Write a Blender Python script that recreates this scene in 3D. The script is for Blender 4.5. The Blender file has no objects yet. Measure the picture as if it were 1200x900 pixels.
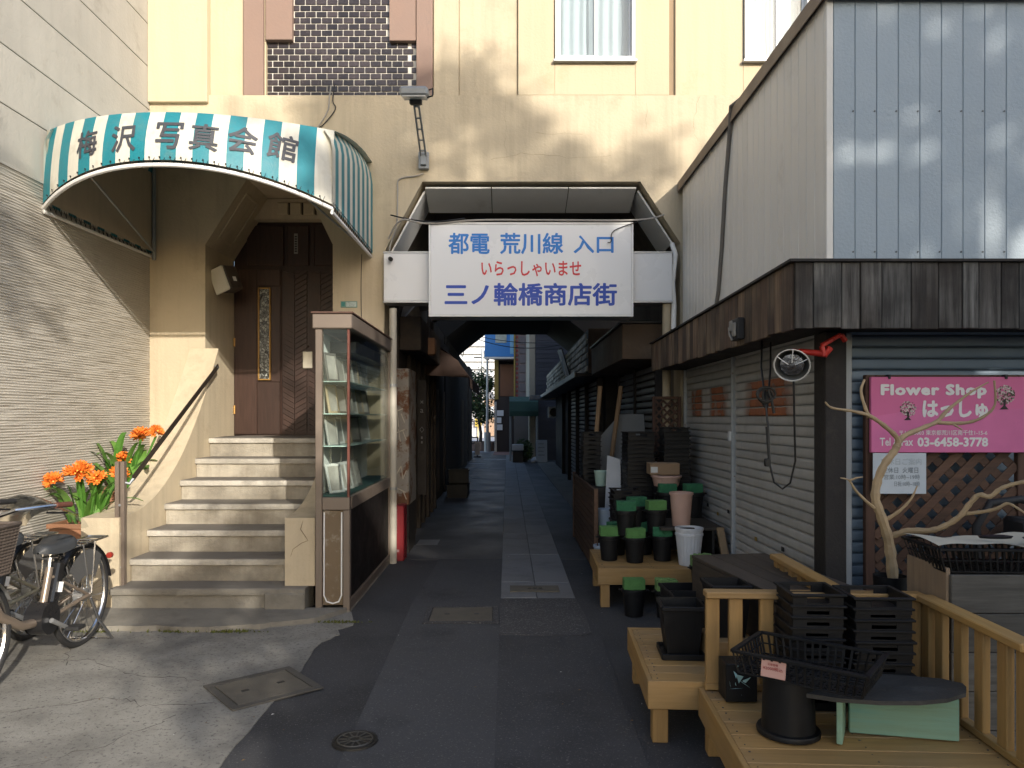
import bpy, bmesh, math, random
from mathutils import Vector, Matrix, Euler
random.seed(7)
sc = bpy.context.scene
COL = sc.collection
# ------------------------------------------------------------------ camera, sky, sun, exposure
EYE = 1.55; FPX = 870.0; VX = 595.0; VY = 490.0
cam_d = bpy.data.cameras.new('camera'); cam = bpy.data.objects.new('camera', cam_d); COL.objects.link(cam)
cam.location = (0, 0, EYE); cam.rotation_euler = (math.radians(90), 0, 0)
cam_d.sensor_width = 36; cam_d.lens = FPX / 1200 * 36
cam_d.shift_x = (600 - VX) / 1200; cam_d.shift_y = (VY - 450) / 1200
cam_d.clip_start = 0.05; cam_d.clip_end = 2000
sc.camera = cam
SUN_DIR = Vector((-0.5, 1.0, -0.45))
world = bpy.data.worlds.new('World'); sc.world = world; world.use_nodes = True
wn = world.node_tree.nodes; wl = world.node_tree.links
sky = wn.new('ShaderNodeTexSky'); sky.sky_type = 'NISHITA'; sky.sun_disc = False
sky.sun_elevation = math.atan2(0.45, math.hypot(0.5, 1.0)); sky.sun_rotation = math.atan2(0.5, -1.0)
sky.air_density = 1.0; sky.dust_density = 1.6; sky.ozone_density = 1.0
wl.new(sky.outputs['Color'], wn['Background'].inputs['Color']); wn['Background'].inputs['Strength'].default_value = 0.15
sun_d = bpy.data.lights.new('sun', 'SUN'); sun_d.energy = 2.8; sun_d.angle = math.radians(0.6); sun_d.color = (1.0, 0.92, 0.80)
sun = bpy.data.objects.new('sun', sun_d); COL.objects.link(sun); sun.location = (20, -40, 20)
sun.rotation_euler = SUN_DIR.to_track_quat('-Z', 'Y').to_euler()
sc.view_settings.view_transform = 'Standard'; sc.view_settings.look = 'None'
sc.view_settings.exposure = 0.85; sc.view_settings.gamma = 1.0; sc.view_settings.use_curve_mapping = False
sc.render.engine = 'CYCLES'; sc.cycles.use_denoising = True; sc.cycles.max_bounces = 8
sc.cycles.sample_clamp_indirect = 8; sc.cycles.caustics_reflective = False; sc.cycles.caustics_refractive = False
sc.cycles.transparent_max_bounces = 16

# ------------------------------------------------------------------ helpers
def at(x, y, Y):
    return Vector(((x - VX) / FPX * Y, Y, EYE + (VY - y) / FPX * Y))
class MB:
    def __init__(s): s.v = []; s.f = []; s.m = []
    def add(s, vs, fs, mi=0):
        o = len(s.v); s.v += [tuple(p) for p in vs]
        for f in fs: s.f.append(tuple(o + i for i in f)); s.m.append(mi)
        return s
    def box(s, x0, x1, y0, y1, z0, z1, b=0.0, mi=0, R=None, c=None):
        """box, edges chamfered by b; R, c: rotate about the origin then move to c"""
        b = min(b, abs(x1-x0)*.45, abs(y1-y0)*.45, abs(z1-z0)*.45)
        X = (x0, x1); Y = (y0, y1); Z = (z0, z1); sg = (1, -1)
        if b <= 0:
            vs = [(X[i], Y[j], Z[k]) for i in (0, 1) for j in (0, 1) for k in (0, 1)]
            fs = [(0,1,3,2),(4,6,7,5),(0,4,5,1),(2,3,7,6),(0,2,6,4),(1,5,7,3)]
        else:
            vs = []; ix = {}
            for i in (0, 1):
                for j in (0, 1):
                    for k in (0, 1):
                        for a in range(3):
                            p = [X[i] + sg[i]*b, Y[j] + sg[j]*b, Z[k] + sg[k]*b]
                            p[a] = (X[i], Y[j], Z[k])[a]
                            ix[i, j, k, a] = len(vs); vs.append(p)
            fs = []
            for i in (0, 1):
                fs.append([ix[i,j,k,0] for j, k in ((0,0),(0,1),(1,1),(1,0))])
                fs.append([ix[j,i,k,1] for j, k in ((0,0),(0,1),(1,1),(1,0))])
                fs.append([ix[j,k,i,2] for j, k in ((0,0),(0,1),(1,1),(1,0))])
                for j in (0, 1):
                    fs.append([ix[0,i,j,1], ix[1,i,j,1], ix[1,i,j,2], ix[0,i,j,2]])
                    fs.append([ix[i,0,j,0], ix[i,1,j,0], ix[i,1,j,2], ix[i,0,j,2]])
                    fs.append([ix[i,j,0,0], ix[i,j,1,0], ix[i,j,1,1], ix[i,j,0,1]])
                    for k in (0, 1): fs.append([ix[i,j,k,0], ix[i,j,k,1], ix[i,j,k,2]])
        if R is not None: vs = [R @ Vector(p) for p in vs]
        if c is not None: vs = [Vector(p) + Vector(c) for p in vs]
        return s.add(vs, fs, mi)
    def cb(s, c, size, R=None, b=0.0, mi=0):
        x, y, z = (q/2 for q in size)
        return s.box(-x, x, -y, y, -z, z, b, mi, R, c)
    def bar(s, p, q, w, h, b=0.0, mi=0, up=(0,0,1)):
        """rectangular bar from p to q"""
        p = Vector(p); q = Vector(q); d = q - p; L = d.length; d.normalize()
        u = Vector(up)
        if abs(d.dot(u)) > .98: u = Vector((0, 1, 0))
        sx = d.cross(u).normalized(); uz = sx.cross(d).normalized()
        R = Matrix((sx, d, uz)).transposed()
        return s.box(-w/2, w/2, -L/2, L/2, -h/2, h/2, b, mi, R, (p + q)/2)
    def prism(s, poly, ax, a, b, mi=0):
        n = len(poly)
        def pt(p, t): return {'x': (t, p[0], p[1]), 'y': (p[0], t, p[1]), 'z': (p[0], p[1], t)}[ax]
        vs = [pt(p, a) for p in poly] + [pt(p, b) for p in poly]
        fs = [tuple(range(n)), tuple(range(2*n - 1, n - 1, -1))] + [(i, (i+1) % n, n + (i+1) % n, n + i) for i in range(n)]
        return s.add(vs, fs, mi)
    def tube(s, pts, r, n=8, closed=False, mi=0):
        P = [Vector(p) for p in pts]; m = len(P); rs = r if isinstance(r, (list, tuple)) else [r]*m
        vs = []; prev = None
        for i in range(m):
            a = P[i-1] if (i or closed) else P[i]; c = P[(i+1) % m] if (i < m-1 or closed) else P[i]
            d = (c - a).normalized()
            if prev is None:
                u = Vector((0, 0, 1)) if abs(d.z) < .9 else Vector((0, 1, 0))
            else: u = prev
            x = d.cross(u)
            if x.length < 1e-6: x = d.cross(Vector((1, .3, .2)))
            x.normalize(); y = x.cross(d).normalized(); prev = y
            for k in range(n):
                t = 2*math.pi*k/n; vs.append(P[i] + (x*math.cos(t) + y*math.sin(t))*rs[i])
        fs = []
        for i in range(m if closed else m-1):
            j = (i+1) % m
            for k in range(n): fs.append((i*n+k, i*n+(k+1) % n, j*n+(k+1) % n, j*n+k))
        if not closed: fs += [tuple(range(n)), tuple((m-1)*n + k for k in range(n))]
        return s.add(vs, fs, mi)
    def lathe(s, prof, n=24, c=(0,0,0), R=None, mi=0, flute=0.0, caps=True):
        vs = []; c = Vector(c)
        for (r, z) in prof:
            for k in range(n):
                t = 2*math.pi*k/n; rr = r*(1 + (flute if k % 2 else 0))
                p = Vector((rr*math.cos(t), rr*math.sin(t), z))
                vs.append((R @ p if R is not None else p) + c)
        fs = []
        for i in range(len(prof)-1):
            for k in range(n): fs.append((i*n+k, i*n+(k+1) % n, (i+1)*n+(k+1) % n, (i+1)*n+k))
        if caps and prof[0][0] > 1e-6: fs.append(tuple(range(n)))
        if caps and prof[-1][0] > 1e-6: fs.append(tuple((len(prof)-1)*n + k for k in range(n)))
        return s.add(vs, fs, mi)
    def grid(s, fn, nu, nv, mi=0, closeu=False):
        vs = [fn(i/nu, j/nv) for i in range(nu + (0 if closeu else 1)) for j in range(nv+1)]
        fs = []; nn = nu if closeu else nu + 1
        for i in range(nu):
            for j in range(nv): fs.append((i*(nv+1)+j, ((i+1) % nn)*(nv+1)+j, ((i+1) % nn)*(nv+1)+j+1, i*(nv+1)+j+1))
        return s.add(vs, fs, mi if not callable(mi) else 0)
    def mesh(s, name, smooth=False, off=None, weld=False):
        me = bpy.data.meshes.new(name)
        vs = s.v if off is None else [(p[0]-off[0], p[1]-off[1], p[2]-off[2]) for p in s.v]
        me.from_pydata(vs, [], s.f)
        if any(s.m): me.polygons.foreach_set('material_index', s.m)
        bm = bmesh.new(); bm.from_mesh(me)
        if weld: bmesh.ops.remove_doubles(bm, verts=bm.verts, dist=1e-5)
        bmesh.ops.recalc_face_normals(bm, faces=bm.faces)
        bm.to_mesh(me); bm.free()
        if smooth:
            me.polygons.foreach_set('use_smooth', [True]*len(me.polygons))
            me.set_sharp_from_angle(angle=math.radians(38))
        me.update()
        return me
ROOTLOC = {}
def link(name, me, m, parent=None, loc=None, rot=None):
    o = bpy.data.objects.new(name, me); COL.objects.link(o)
    if m is not None and me is not None and len(me.materials) == 0:
        for q in (m if isinstance(m, (list, tuple)) else [m]): me.materials.append(q)
    if parent: o.parent = parent
    if loc is not None: o.location = loc
    if rot is not None: o.rotation_euler = rot
    return o
def part(name, mb, m, root, smooth=False, world=False, weld=False):
    """mesh child of a thing or of a part; world=True: built in world coordinates"""
    off = ROOTLOC.get(root.name) if world else None
    o = link(name, mb.mesh(name, smooth, off, weld), m, root)
    if world: ROOTLOC[o.name] = off
    return o
def tag(o, label, cat, group=None, kind=None):
    if label: o['label'] = label
    if cat: o['category'] = cat
    if group: o['group'] = group
    if kind: o['kind'] = kind
    return o
def thing(name, label, cat, loc=(0,0,0), rz=0.0, group=None):
    o = bpy.data.objects.new(name, None); COL.objects.link(o); o.empty_display_size = .1
    o.location = loc; o.rotation_euler = (0, 0, rz); ROOTLOC[o.name] = Vector(loc)
    return tag(o, label, cat, group)
def single(name, mb, m, label, cat, loc=(0,0,0), rz=0.0, group=None, smooth=False, kind=None, world=False):
    """a thing that is one mesh; built in local coordinates, or in world ones when world=True"""
    o = link(name, mb.mesh(name, smooth, loc if world else None), m, None, loc, (0, 0, rz) if not world else None)
    return tag(o, label, cat, group, kind)
def structure(name, mb, m, parent=None, smooth=False):
    o = link(name, mb.mesh(name, smooth), m, parent)
    if parent is None: o['kind'] = 'structure'
    ROOTLOC[o.name] = Vector((0,0,0))
    return o
def copy_thing(src, loc, rz=None, label=None, group=None):
    r = src.copy(); COL.objects.link(r); r.location = loc
    if rz is not None: r.rotation_euler = (0, 0, rz)
    if label: r['label'] = label
    if group: r['group'] = group
    for ch in src.children:
        c = ch.copy(); COL.objects.link(c); c.parent = r
        for g in ch.children:
            d = g.copy(); COL.objects.link(d); d.parent = c
    return r
# ------------------------------------------------------------------ materials
MATS = {}
def mat(name, col, rough=.7, metal=0.0, var=.12, scale=6.0, bump=0.08, bscale=70.0, dirt=None, streak=0.0, rnd=0.0, spec=.5, wave=None, trans=0.0, rust=None, dirt2=None):
    """procedural material: base colour broken by two noises, optional dirt blotches (colour, amount, scale), vertical streaks,
    per-object tint (rnd), fine relief (bump)"""
    if name in MATS: return MATS[name]
    m = bpy.data.materials.new(name); m.use_nodes = True; MATS[name] = m
    t = m.node_tree; N = t.nodes; L = t.links; b = N['Principled BSDF']
    tc = N.new('ShaderNodeTexCoord'); oi = N.new('ShaderNodeObjectInfo')
    ad = N.new('ShaderNodeVectorMath'); ad.operation = 'ADD'
    mu = N.new('ShaderNodeMath'); mu.operation = 'MULTIPLY'; mu.inputs[1].default_value = 37.0
    L.new(oi.outputs['Random'], mu.inputs[0]); L.new(tc.outputs['Object'], ad.inputs[0]); L.new(mu.outputs[0], ad.inputs[1])
    vec = ad.outputs[0]
    def noise(sc_, det=5, v=None, rough_=.6):
        n = N.new('ShaderNodeTexNoise'); n.inputs['Scale'].default_value = sc_; n.inputs['Detail'].default_value = det
        n.inputs['Roughness'].default_value = rough_; L.new(v or vec, n.inputs['Vector']); return n.outputs['Fac']
    def ramp(f, a, c):
        r = N.new('ShaderNodeMapRange'); r.inputs['From Min'].default_value = a; r.inputs['From Max'].default_value = c
        L.new(f, r.inputs['Value']); return r.outputs['Result']
    def mix(f, c1, c2, mode='MIX'):
        x = N.new('ShaderNodeMix'); x.data_type = 'RGBA'; x.blend_type = mode
        for s_, v in ((0, f), (6, c1), (7, c2)):
            if isinstance(v, (int, float)): x.inputs[s_].default_value = v
            elif isinstance(v, (tuple, list)): x.inputs[s_].default_value = (*v[:3], 1)
            else: L.new(v, x.inputs[s_])
        return x.outputs[2]
    lo = tuple(c*(1-var) for c in col); hi = tuple(min(1, c*(1+var)) for c in col)
    f1 = ramp(noise(scale, 6), .3, .7)
    cc = mix(f1, lo, hi)
    f2 = ramp(noise(scale*.17, 3), .3, .7)
    cc = mix(.5, cc, mix(f2, lo, hi))
    if rnd:
        rr = N.new('ShaderNodeMapRange'); rr.inputs['To Min'].default_value = 1-rnd; rr.inputs['To Max'].default_value = 1+rnd
        L.new(oi.outputs['Random'], rr.inputs['Value'])
        vm = N.new('ShaderNodeVectorMath'); vm.operation = 'SCALE'; L.new(cc, vm.inputs[0]); L.new(rr.outputs[0], vm.inputs['Scale']); cc = vm.outputs[0]
    if streak:
        mp = N.new('ShaderNodeMapping'); mp.inputs['Scale'].default_value = (1, 1, .06); L.new(vec, mp.inputs['Vector'])
        fs = ramp(noise(scale*3, 5, mp.outputs[0]), .45, .85)
        k = N.new('ShaderNodeMath'); k.operation = 'MULTIPLY'; k.inputs[1].default_value = streak; L.new(fs, k.inputs[0])
        cc = mix(k.outputs[0], cc, tuple(c*.35 for c in (dirt[0] if dirt else col)))
    if dirt:
        dc, amt, ds = dirt
        fd = ramp(noise(ds, 7, None, .7), .62 - amt*.35, .75)
        k = N.new('ShaderNodeMath'); k.operation = 'MULTIPLY'; k.inputs[1].default_value = min(1, .35 + amt); L.new(fd, k.inputs[0])
        cc = mix(k.outputs[0], cc, dc)
    if dirt2:
        fd = ramp(noise(dirt2[2], 6, None, .65), .60 - dirt2[1]*.35, .72)
        cc = mix(fd, cc, dirt2[0])
    if rust:
        fr = ramp(noise(rust[1], 8, None, .75), rust[2], rust[2] + .06)
        cc = mix(fr, cc, rust[0])
    L.new(cc, b.inputs['Base Color'])
    rf = N.new('ShaderNodeMapRange'); rf.inputs['To Min'].default_value = max(.02, rough-.1); rf.inputs['To Max'].default_value = min(1, rough+.12)
    L.new(f1, rf.inputs['Value']); L.new(rf.outputs[0], b.inputs['Roughness'])
    b.inputs['Metallic'].default_value = metal; b.inputs['Specular IOR Level'].default_value = spec
    if trans: b.inputs['Transmission Weight'].default_value = trans
    if bump:
        bp = N.new('ShaderNodeBump'); bp.inputs['Strength'].default_value = min(1, bump*3); bp.inputs['Distance'].default_value = .012
        h = noise(bscale, 6)
        if wave:
            w = N.new('ShaderNodeTexWave'); w.bands_direction = wave[0]; w.inputs['Scale'].default_value = wave[1]; w.inputs['Distortion'].default_value = wave[2]
            w.inputs['Detail'].default_value = 3; w.inputs['Detail Scale'].default_value = 1.2
            L.new(vec, w.inputs['Vector'])
            h2 = N.new('ShaderNodeMath'); h2.operation = 'ADD'; L.new(h, h2.inputs[0]); L.new(w.outputs['Fac'], h2.inputs[1]); h = h2.outputs[0]
        L.new(h, bp.inputs['Height']); L.new(bp.outputs['Normal'], b.inputs['Normal'])
    return m
def woodmat(name, col, axis=0, var=.35, rough=.65, grain=1.0, dirt=None, rnd=.12, bump=.12):
    """grain running along local axis 0, 1 or 2"""
    if name in MATS: return MATS[name]
    m = bpy.data.materials.new(name); m.use_nodes = True; MATS[name] = m
    t = m.node_tree; N = t.nodes; L = t.links; b = N['Principled BSDF']
    tc = N.new('ShaderNodeTexCoord'); oi = N.new('ShaderNodeObjectInfo')
    ad = N.new('ShaderNodeVectorMath'); ad.operation = 'ADD'; mu = N.new('ShaderNodeMath'); mu.operation = 'MULTIPLY'; mu.inputs[1].default_value = 53.0
    L.new(oi.outputs['Random'], mu.inputs[0]); L.new(tc.outputs['Object'], ad.inputs[0]); L.new(mu.outputs[0], ad.inputs[1])
    mp = N.new('ShaderNodeMapping'); s = [14*grain]*3; s[axis] = .9*grain; mp.inputs['Scale'].default_value = s; L.new(ad.outputs[0], mp.inputs['Vector'])
    n = N.new('ShaderNodeTexNoise'); n.inputs['Scale'].default_value = 2.2; n.inputs['Detail'].default_value = 9; n.inputs['Roughness'].default_value = .68; L.new(mp.outputs[0], n.inputs['Vector'])
    n2 = N.new('ShaderNodeTexNoise'); n2.inputs['Scale'].default_value = 1.7; n2.inputs['Detail'].default_value = 5; L.new(ad.outputs[0], n2.inputs['Vector'])
    r = N.new('ShaderNodeMapRange'); r.inputs['From Min'].default_value = .3; r.inputs['From Max'].default_value = .7; L.new(n.outputs['Fac'], r.inputs['Value'])
    x = N.new('ShaderNodeMix'); x.data_type = 'RGBA'; L.new(r.outputs[0], x.inputs[0])
    x.inputs[6].default_value = (*[c*(1-var) for c in col], 1); x.inputs[7].default_value = (*[min(1, c*(1+var)) for c in col], 1)
    cc = x.outputs[2]
    rr = N.new('ShaderNodeMapRange'); rr.inputs['To Min'].default_value = 1-rnd; rr.inputs['To Max'].default_value = 1+rnd; L.new(oi.outputs['Random'], rr.inputs['Value'])
    vm = N.new('ShaderNodeVectorMath'); vm.operation = 'SCALE'; L.new(cc, vm.inputs[0]); L.new(rr.outputs[0], vm.inputs['Scale']); cc = vm.outputs[0]
    if dirt:
        fd = N.new('ShaderNodeMapRange'); fd.inputs['From Min'].default_value = .62-dirt[1]*.3; fd.inputs['From Max'].default_value = .72; L.new(n2.outputs['Fac'], fd.inputs['Value'])
        k = N.new('ShaderNodeMath'); k.operation = 'MULTIPLY'; L.new(fd.outputs[0], k.inputs[0]); L.new(r.outputs[0], k.inputs[1])
        y = N.new('ShaderNodeMix'); y.data_type = 'RGBA'; L.new(k.outputs[0], y.inputs[0]); L.new(cc, y.inputs[6]); y.inputs[7].default_value = (*dirt[0], 1); cc = y.outputs[2]
    L.new(cc, b.inputs['Base Color']); b.inputs['Roughness'].default_value = rough
    bp = N.new('ShaderNodeBump'); bp.inputs['Strength'].default_value = bump*3; bp.inputs['Distance'].default_value = .006
    L.new(n.outputs['Fac'], bp.inputs['Height']); L.new(bp.outputs['Normal'], b.inputs['Normal'])
    return m
def glassmat(name, tint=(.93, .97, .96), refl=1.0, rough=.02):
    if name in MATS: return MATS[name]
    m = bpy.data.materials.new(name); m.use_nodes = True; MATS[name] = m
    N = m.node_tree.nodes; L = m.node_tree.links; N.remove(N['Principled BSDF'])
    tr = N.new('ShaderNodeBsdfTransparent'); tr.inputs[0].default_value = (*tint, 1)
    gl = N.new('ShaderNodeBsdfGlossy'); gl.inputs['Roughness'].default_value = rough
    fr = N.new('ShaderNodeFresnel'); fr.inputs[0].default_value = 1.5
    k = N.new('ShaderNodeMath'); k.operation = 'MULTIPLY'; k.inputs[1].default_value = refl; k.use_clamp = True; L.new(fr.outputs[0], k.inputs[0])
    mx = N.new('ShaderNodeMixShader'); L.new(k.outputs[0], mx.inputs[0]); L.new(tr.outputs[0], mx.inputs[1]); L.new(gl.outputs[0], mx.inputs[2])
    L.new(mx.outputs[0], N['Material Output'].inputs['Surface'])
    return m
# ------------------------------------------------------------------ lettering: glyph outlines as thin meshes
def text_mesh(body, w, h, off=0.0, spacing=1.0, ext=0.001, shear=0.0, res=2):
    """flat lettering fitted into w x h, in the xy plane, lower left corner at 0,0"""
    cu = bpy.data.curves.new('glyphs', 'FONT'); cu.body = body; cu.size = 1.0; cu.offset = 0.0; cu.extrude = 0.0; cu.space_character = spacing; cu.shear = shear
    cu.resolution_u = res; cu.fill_mode = 'FRONT'
    o = bpy.data.objects.new('glyphs', cu); COL.objects.link(o); bpy.context.view_layer.update()
    me = bpy.data.meshes.new_from_object(o.evaluated_get(bpy.context.evaluated_depsgraph_get()))
    bpy.data.objects.remove(o); bpy.data.curves.remove(cu)
    if not len(me.vertices): return me
    if off:      # heavier strokes: the outline repeated round a small circle, each a hair in front of the last
        V = [tuple(v.co) for v in me.vertices]; Fc = [tuple(p.vertices) for p in me.polygons]; nv = len(V); NV = []; NF = []
        ring = [(0,0)] + [(off*math.cos(k*math.pi/4), off*math.sin(k*math.pi/4)) for k in range(8)]
        for k, (dx, dy) in enumerate(ring):
            NV += [(x+dx, y+dy, z+k*.00006) for x, y, z in V]; NF += [tuple(i+k*nv for i in f) for f in Fc]
        me = bpy.data.meshes.new('lettering'); me.from_pydata(NV, [], NF); me.update()
    xs = [v.co.x for v in me.vertices]; ys = [v.co.y for v in me.vertices]
    x0, x1, y0, y1 = min(xs), max(xs), min(ys), max(ys)
    sx = w/(x1-x0); sy = (h/(y1-y0)) if h else sx
    for v in me.vertices: v.co = ((v.co.x-x0)*sx, (v.co.y-y0)*sy, v.co.z)
    me.materials.clear()
    return me
def lettering(root, body, m, x0, x1, z0, z1, Y, off=0.0, spacing=1.0, name='lettering', shear=0.0):
    """print facing -Y on the plane Y, in the frame of root (world coordinates given)"""
    me = text_mesh(body, x1-x0, z1-z0, off, spacing, shear=shear)
    o = ROOTLOC.get(root.name, Vector((0,0,0)))
    me.transform(Matrix.Translation(Vector((x0, Y, z0)) - o) @ Matrix.Rotation(math.pi/2, 4, 'X'))
    return link(name, me, m, root)
# ------------------------------------------------------------------ palette
cream = mat('cream_render', (.555,.47,.335), .85, var=.09, scale=3, bump=.12, bscale=35, dirt=((.36,.29,.20),.22,2.0), streak=.3)
cream2 = mat('cream_panel', (.56,.475,.33), .85, var=.07, scale=3, bump=.08, bscale=40, dirt=((.42,.31,.17),.10,1.5), streak=.14)
mauve = mat('mauve_paint', (.27,.185,.15), .8, var=.08, scale=4, bump=.06, bscale=40)
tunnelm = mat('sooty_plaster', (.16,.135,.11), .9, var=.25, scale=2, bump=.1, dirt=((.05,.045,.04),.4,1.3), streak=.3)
tilem = mat('glazed_brown_tile', (.036,.027,.027), .22, var=.25, scale=12, bump=.04, bscale=30, rnd=.45)
groutm = mat('pale_grout', (.72,.69,.63), .9, var=.1, scale=20)
concm = mat('weathered_concrete', (.22,.205,.175), .9, var=.22, scale=5, bump=.14, bscale=45, dirt=((.10,.09,.075),.35,3.0))
stepm = mat('stone_tread', (.19,.175,.155), .75, var=.25, scale=7, bump=.10, bscale=60, dirt=((.09,.08,.07),.3,3.5))
nosem = mat('pale_step_nosing', (.52,.49,.43), .8, var=.22, scale=9, bump=.12, dirt=((.17,.155,.13),.5,4), dirt2=((.27,.25,.21),.45,1.6))
riserm = mat('pale_step_riser', (.44,.40,.325), .85, var=.2, scale=6, bump=.12, dirt=((.13,.11,.085),.5,3), streak=.3, dirt2=((.20,.18,.145),.5,1.8))
whitep = mat('white_enamel', (.82,.82,.81), .4, var=.05, scale=5, bump=.02, dirt=((.4,.38,.34),.06,2))
signw = mat('sign_acrylic', (.76,.77,.79), .3, var=.02, scale=2, bump=.0)
bluel = mat('light_blue_print', (.02,.20,.62), .5, var=.02, bump=0)
blued = mat('deep_blue_print', (.02,.07,.44), .5, var=.02, bump=0)
redl = mat('red_print', (.62,.03,.04), .5, var=.02, bump=0)
darkmetal = mat('dark_metal', (.03,.03,.032), .5, .4, var=.3, bump=.03)
grayp = mat('grey_painted_metal', (.28,.30,.32), .45, .3, var=.1, bump=.03)
bronze = mat('bronze_aluminium', (.20,.16,.13), .45, .35, var=.10, scale=3, bump=.02, dirt=((.30,.25,.20),.08,4))
galv = mat('galvanised_steel', (.45,.46,.47), .4, .7, var=.15, scale=12, bump=.03)
chrome = mat('chrome', (.65,.65,.66), .18, 1.0, var=.05, bump=0)
rubber = mat('black_rubber', (.018,.018,.019), .7, var=.2, bump=.04)
blackpl = mat('black_plastic', (.0085,.0085,.0095), .5, var=.3, scale=9, bump=.03, bscale=120, dirt=((.05,.045,.04),.10,6), spec=.28)
cable = mat('black_cable', (.012,.012,.012), .5, var=.1, bump=0)
cablew = mat('grey_cable', (.35,.33,.30), .6, var=.1, bump=0)
glass = glassmat('window_glass'); glass2 = glassmat('case_glass', (.95,.985,.975), .45)
asph = mat('asphalt', (.055,.055,.059), .88, var=.22, scale=2.2, bump=.2, bscale=170, dirt=((.075,.072,.07),.15,1.1), rust=((.17,.165,.16),80,.575), dirt2=((.03,.03,.032),.3,.9))
asph2 = mat('worn_asphalt', (.065,.063,.065), .9, var=.25, scale=3.2, bump=.25, bscale=150, dirt=((.15,.145,.14),.2,6), rust=((.24,.23,.22),75,.555))
asph3 = mat('pale_asphalt_lane', (.067,.067,.071), .86, var=.2, scale=2.5, bump=.16, bscale=190, rust=((.18,.175,.17),80,.575), dirt2=((.038,.038,.04),.25,1.3))
gutterm = mat('concrete_gutter', (.19,.19,.195), .58, var=.25, scale=3.0, bump=.12, bscale=90, dirt=((.05,.05,.052),.3,1.8), rust=((.30,.30,.29),80,.59))
ironm = mat('cast_iron', (.035,.033,.03), .55, .5, var=.3, scale=20, bump=.1)
ironc = mat('filled_cover', (.13,.115,.09), .9, var=.3, scale=14, bump=.2, bscale=110)

# ------------------------------------------------------------------ ground
g = MB(); g.box(-400, 400, -300, 700, -.5, 0)
ground = structure('ground', g, asph)
def ragged(x0, y0, x1, y1, n, amp, seed):
    r = random.Random(seed); out = []
    for i in range(n):
        t = i/n; out.append((x0 + (x1-x0)*t + r.uniform(-amp, amp), y0 + (y1-y0)*t + r.uniform(-amp, amp)))
    return out
edge = ragged(-1.29, 1.5, -1.27, 4.3, 18, .012, 1) + ragged(-1.27, 4.3, -1.30, 5.2, 8, .03, 2) + ragged(-1.22, 5.2, -1.18, 5.75, 8, .04, 3) + [(-1.25, 5.93), (-3.86, 5.93), (-3.86, -.5), (-1.29, -.5)]
g = MB(); g.prism(edge, 'z', .0, .006)
structure('concrete_apron', g, mat('apron_concrete', (.245,.235,.21), .9, var=.28, scale=4.5, bump=.16, bscale=75, dirt=((.15,.14,.125),.35,5.5), rust=((.09,.085,.08),42,.55), dirt2=((.125,.12,.11),.35,1.4)))
g = MB(); pad = [(-3.86, 5.42)] + ragged(-3.7, 5.40, -1.9, 5.36, 14, .02, 5) + ragged(-1.9, 5.40, -1.35, 5.60, 6, .03, 6) + [(-1.28, 5.9), (-3.86, 5.9)]
g.prism(pad, 'z', .006, .045)
structure('step_footing', g, concm)
g = MB(); g.prism([(-.70, -.5), (-.80, 6.2), (-.75, 8.14), (-.06, 8.14), (-.06, -.5)], 'z', 0, .004); structure('asphalt_lane', g, asph3)
# a dull moss along the footing
g = MB(); r_ = random.Random(4)
for k in range(420):
    x = r_.choice([-2.05, -1.95, -2.4, -1.3, -1.25, -3.0]) + r_.gauss(0, .09); y = 5.36 + r_.gauss(0, .012) + (.25 if x > -1.6 else 0)
    s = r_.uniform(.004, .011); a = r_.uniform(0, 6.28)
    g.add([(x-s*math.cos(a), y-s*math.sin(a), .006), (x+s*math.cos(a), y+s*math.sin(a), .006), (x+r_.uniform(-.01,.01), y+r_.uniform(-.01,.01), .012+r_.uniform(0,.018))], [(0,1,2)])
single('moss', g, mat('moss', (.09,.10,.02), .9), 'thin green moss along the cracked edge before the stairs', 'moss', kind='stuff')
# centre gutter: slabs
gut = thing('gutter_strip', None, None, (.26, 5.3, 0)); gut['kind'] = 'structure'
ys = [6.36, 6.98, 8.4, 9.9, 11.4, 13.1, 14.8, 16.6, 18.4, 20.4, 22.4, 25, 28, 31, 34]
for a, b in zip(ys[:-1], ys[1:]):
    for (x0, x1, zz) in ((-.06, .25, .010), (.256, .58, .007)):
        m_ = MB(); cx, cy = (x0+x1)/2, (a+b)/2; m_.box(x0-cx, x1-cx, a+.006-cy, b-.006-cy, -zz, zz, .004)
        link('slab', m_.mesh('slab'), gutterm, gut, (cx-.26, cy-5.3, 0))
m_ = MB(); m_.prism([(-.06,5.3),(.5,5.27),(.60,5.33),(.61,5.8),(.58,6.36),(-.06,6.36)], 'z', .0, .008); part('asphalt_patch', m_, asph2, gut, world=True)
m_ = MB(); m_.prism([(-.06,3.0),(.62,3.0),(.66,5.26),(-.06,5.29)], 'z', .0, .005); part('asphalt_patch', m_, asph, gut, world=True)
# gutter cover with three slots
dc = thing('drain_cover', 'concrete drain cover with three dark slots in the gutter strip', 'drain cover', (.24, 6.68, .008))
m_ = MB(); xs_ = [-.22, -.062, -.028, -.012, .022, .038, .072, .22]
for i in range(0, 7):
    x0, x1 = xs_[i], xs_[i+1]
    if i in (1, 3, 5):
        m_.box(x0, x1, -.11, -.035, 0, .012); m_.box(x0, x1, .035, .11, 0, .012)
    else: m_.box(x0, x1, -.11, .11, 0, .012)
part('cover', m_, ironc, dc)
m_ = MB(); m_.box(-.2, .2, -.1, .1, .0, .003); part('slot_void', m_, darkmetal, dc)
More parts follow.
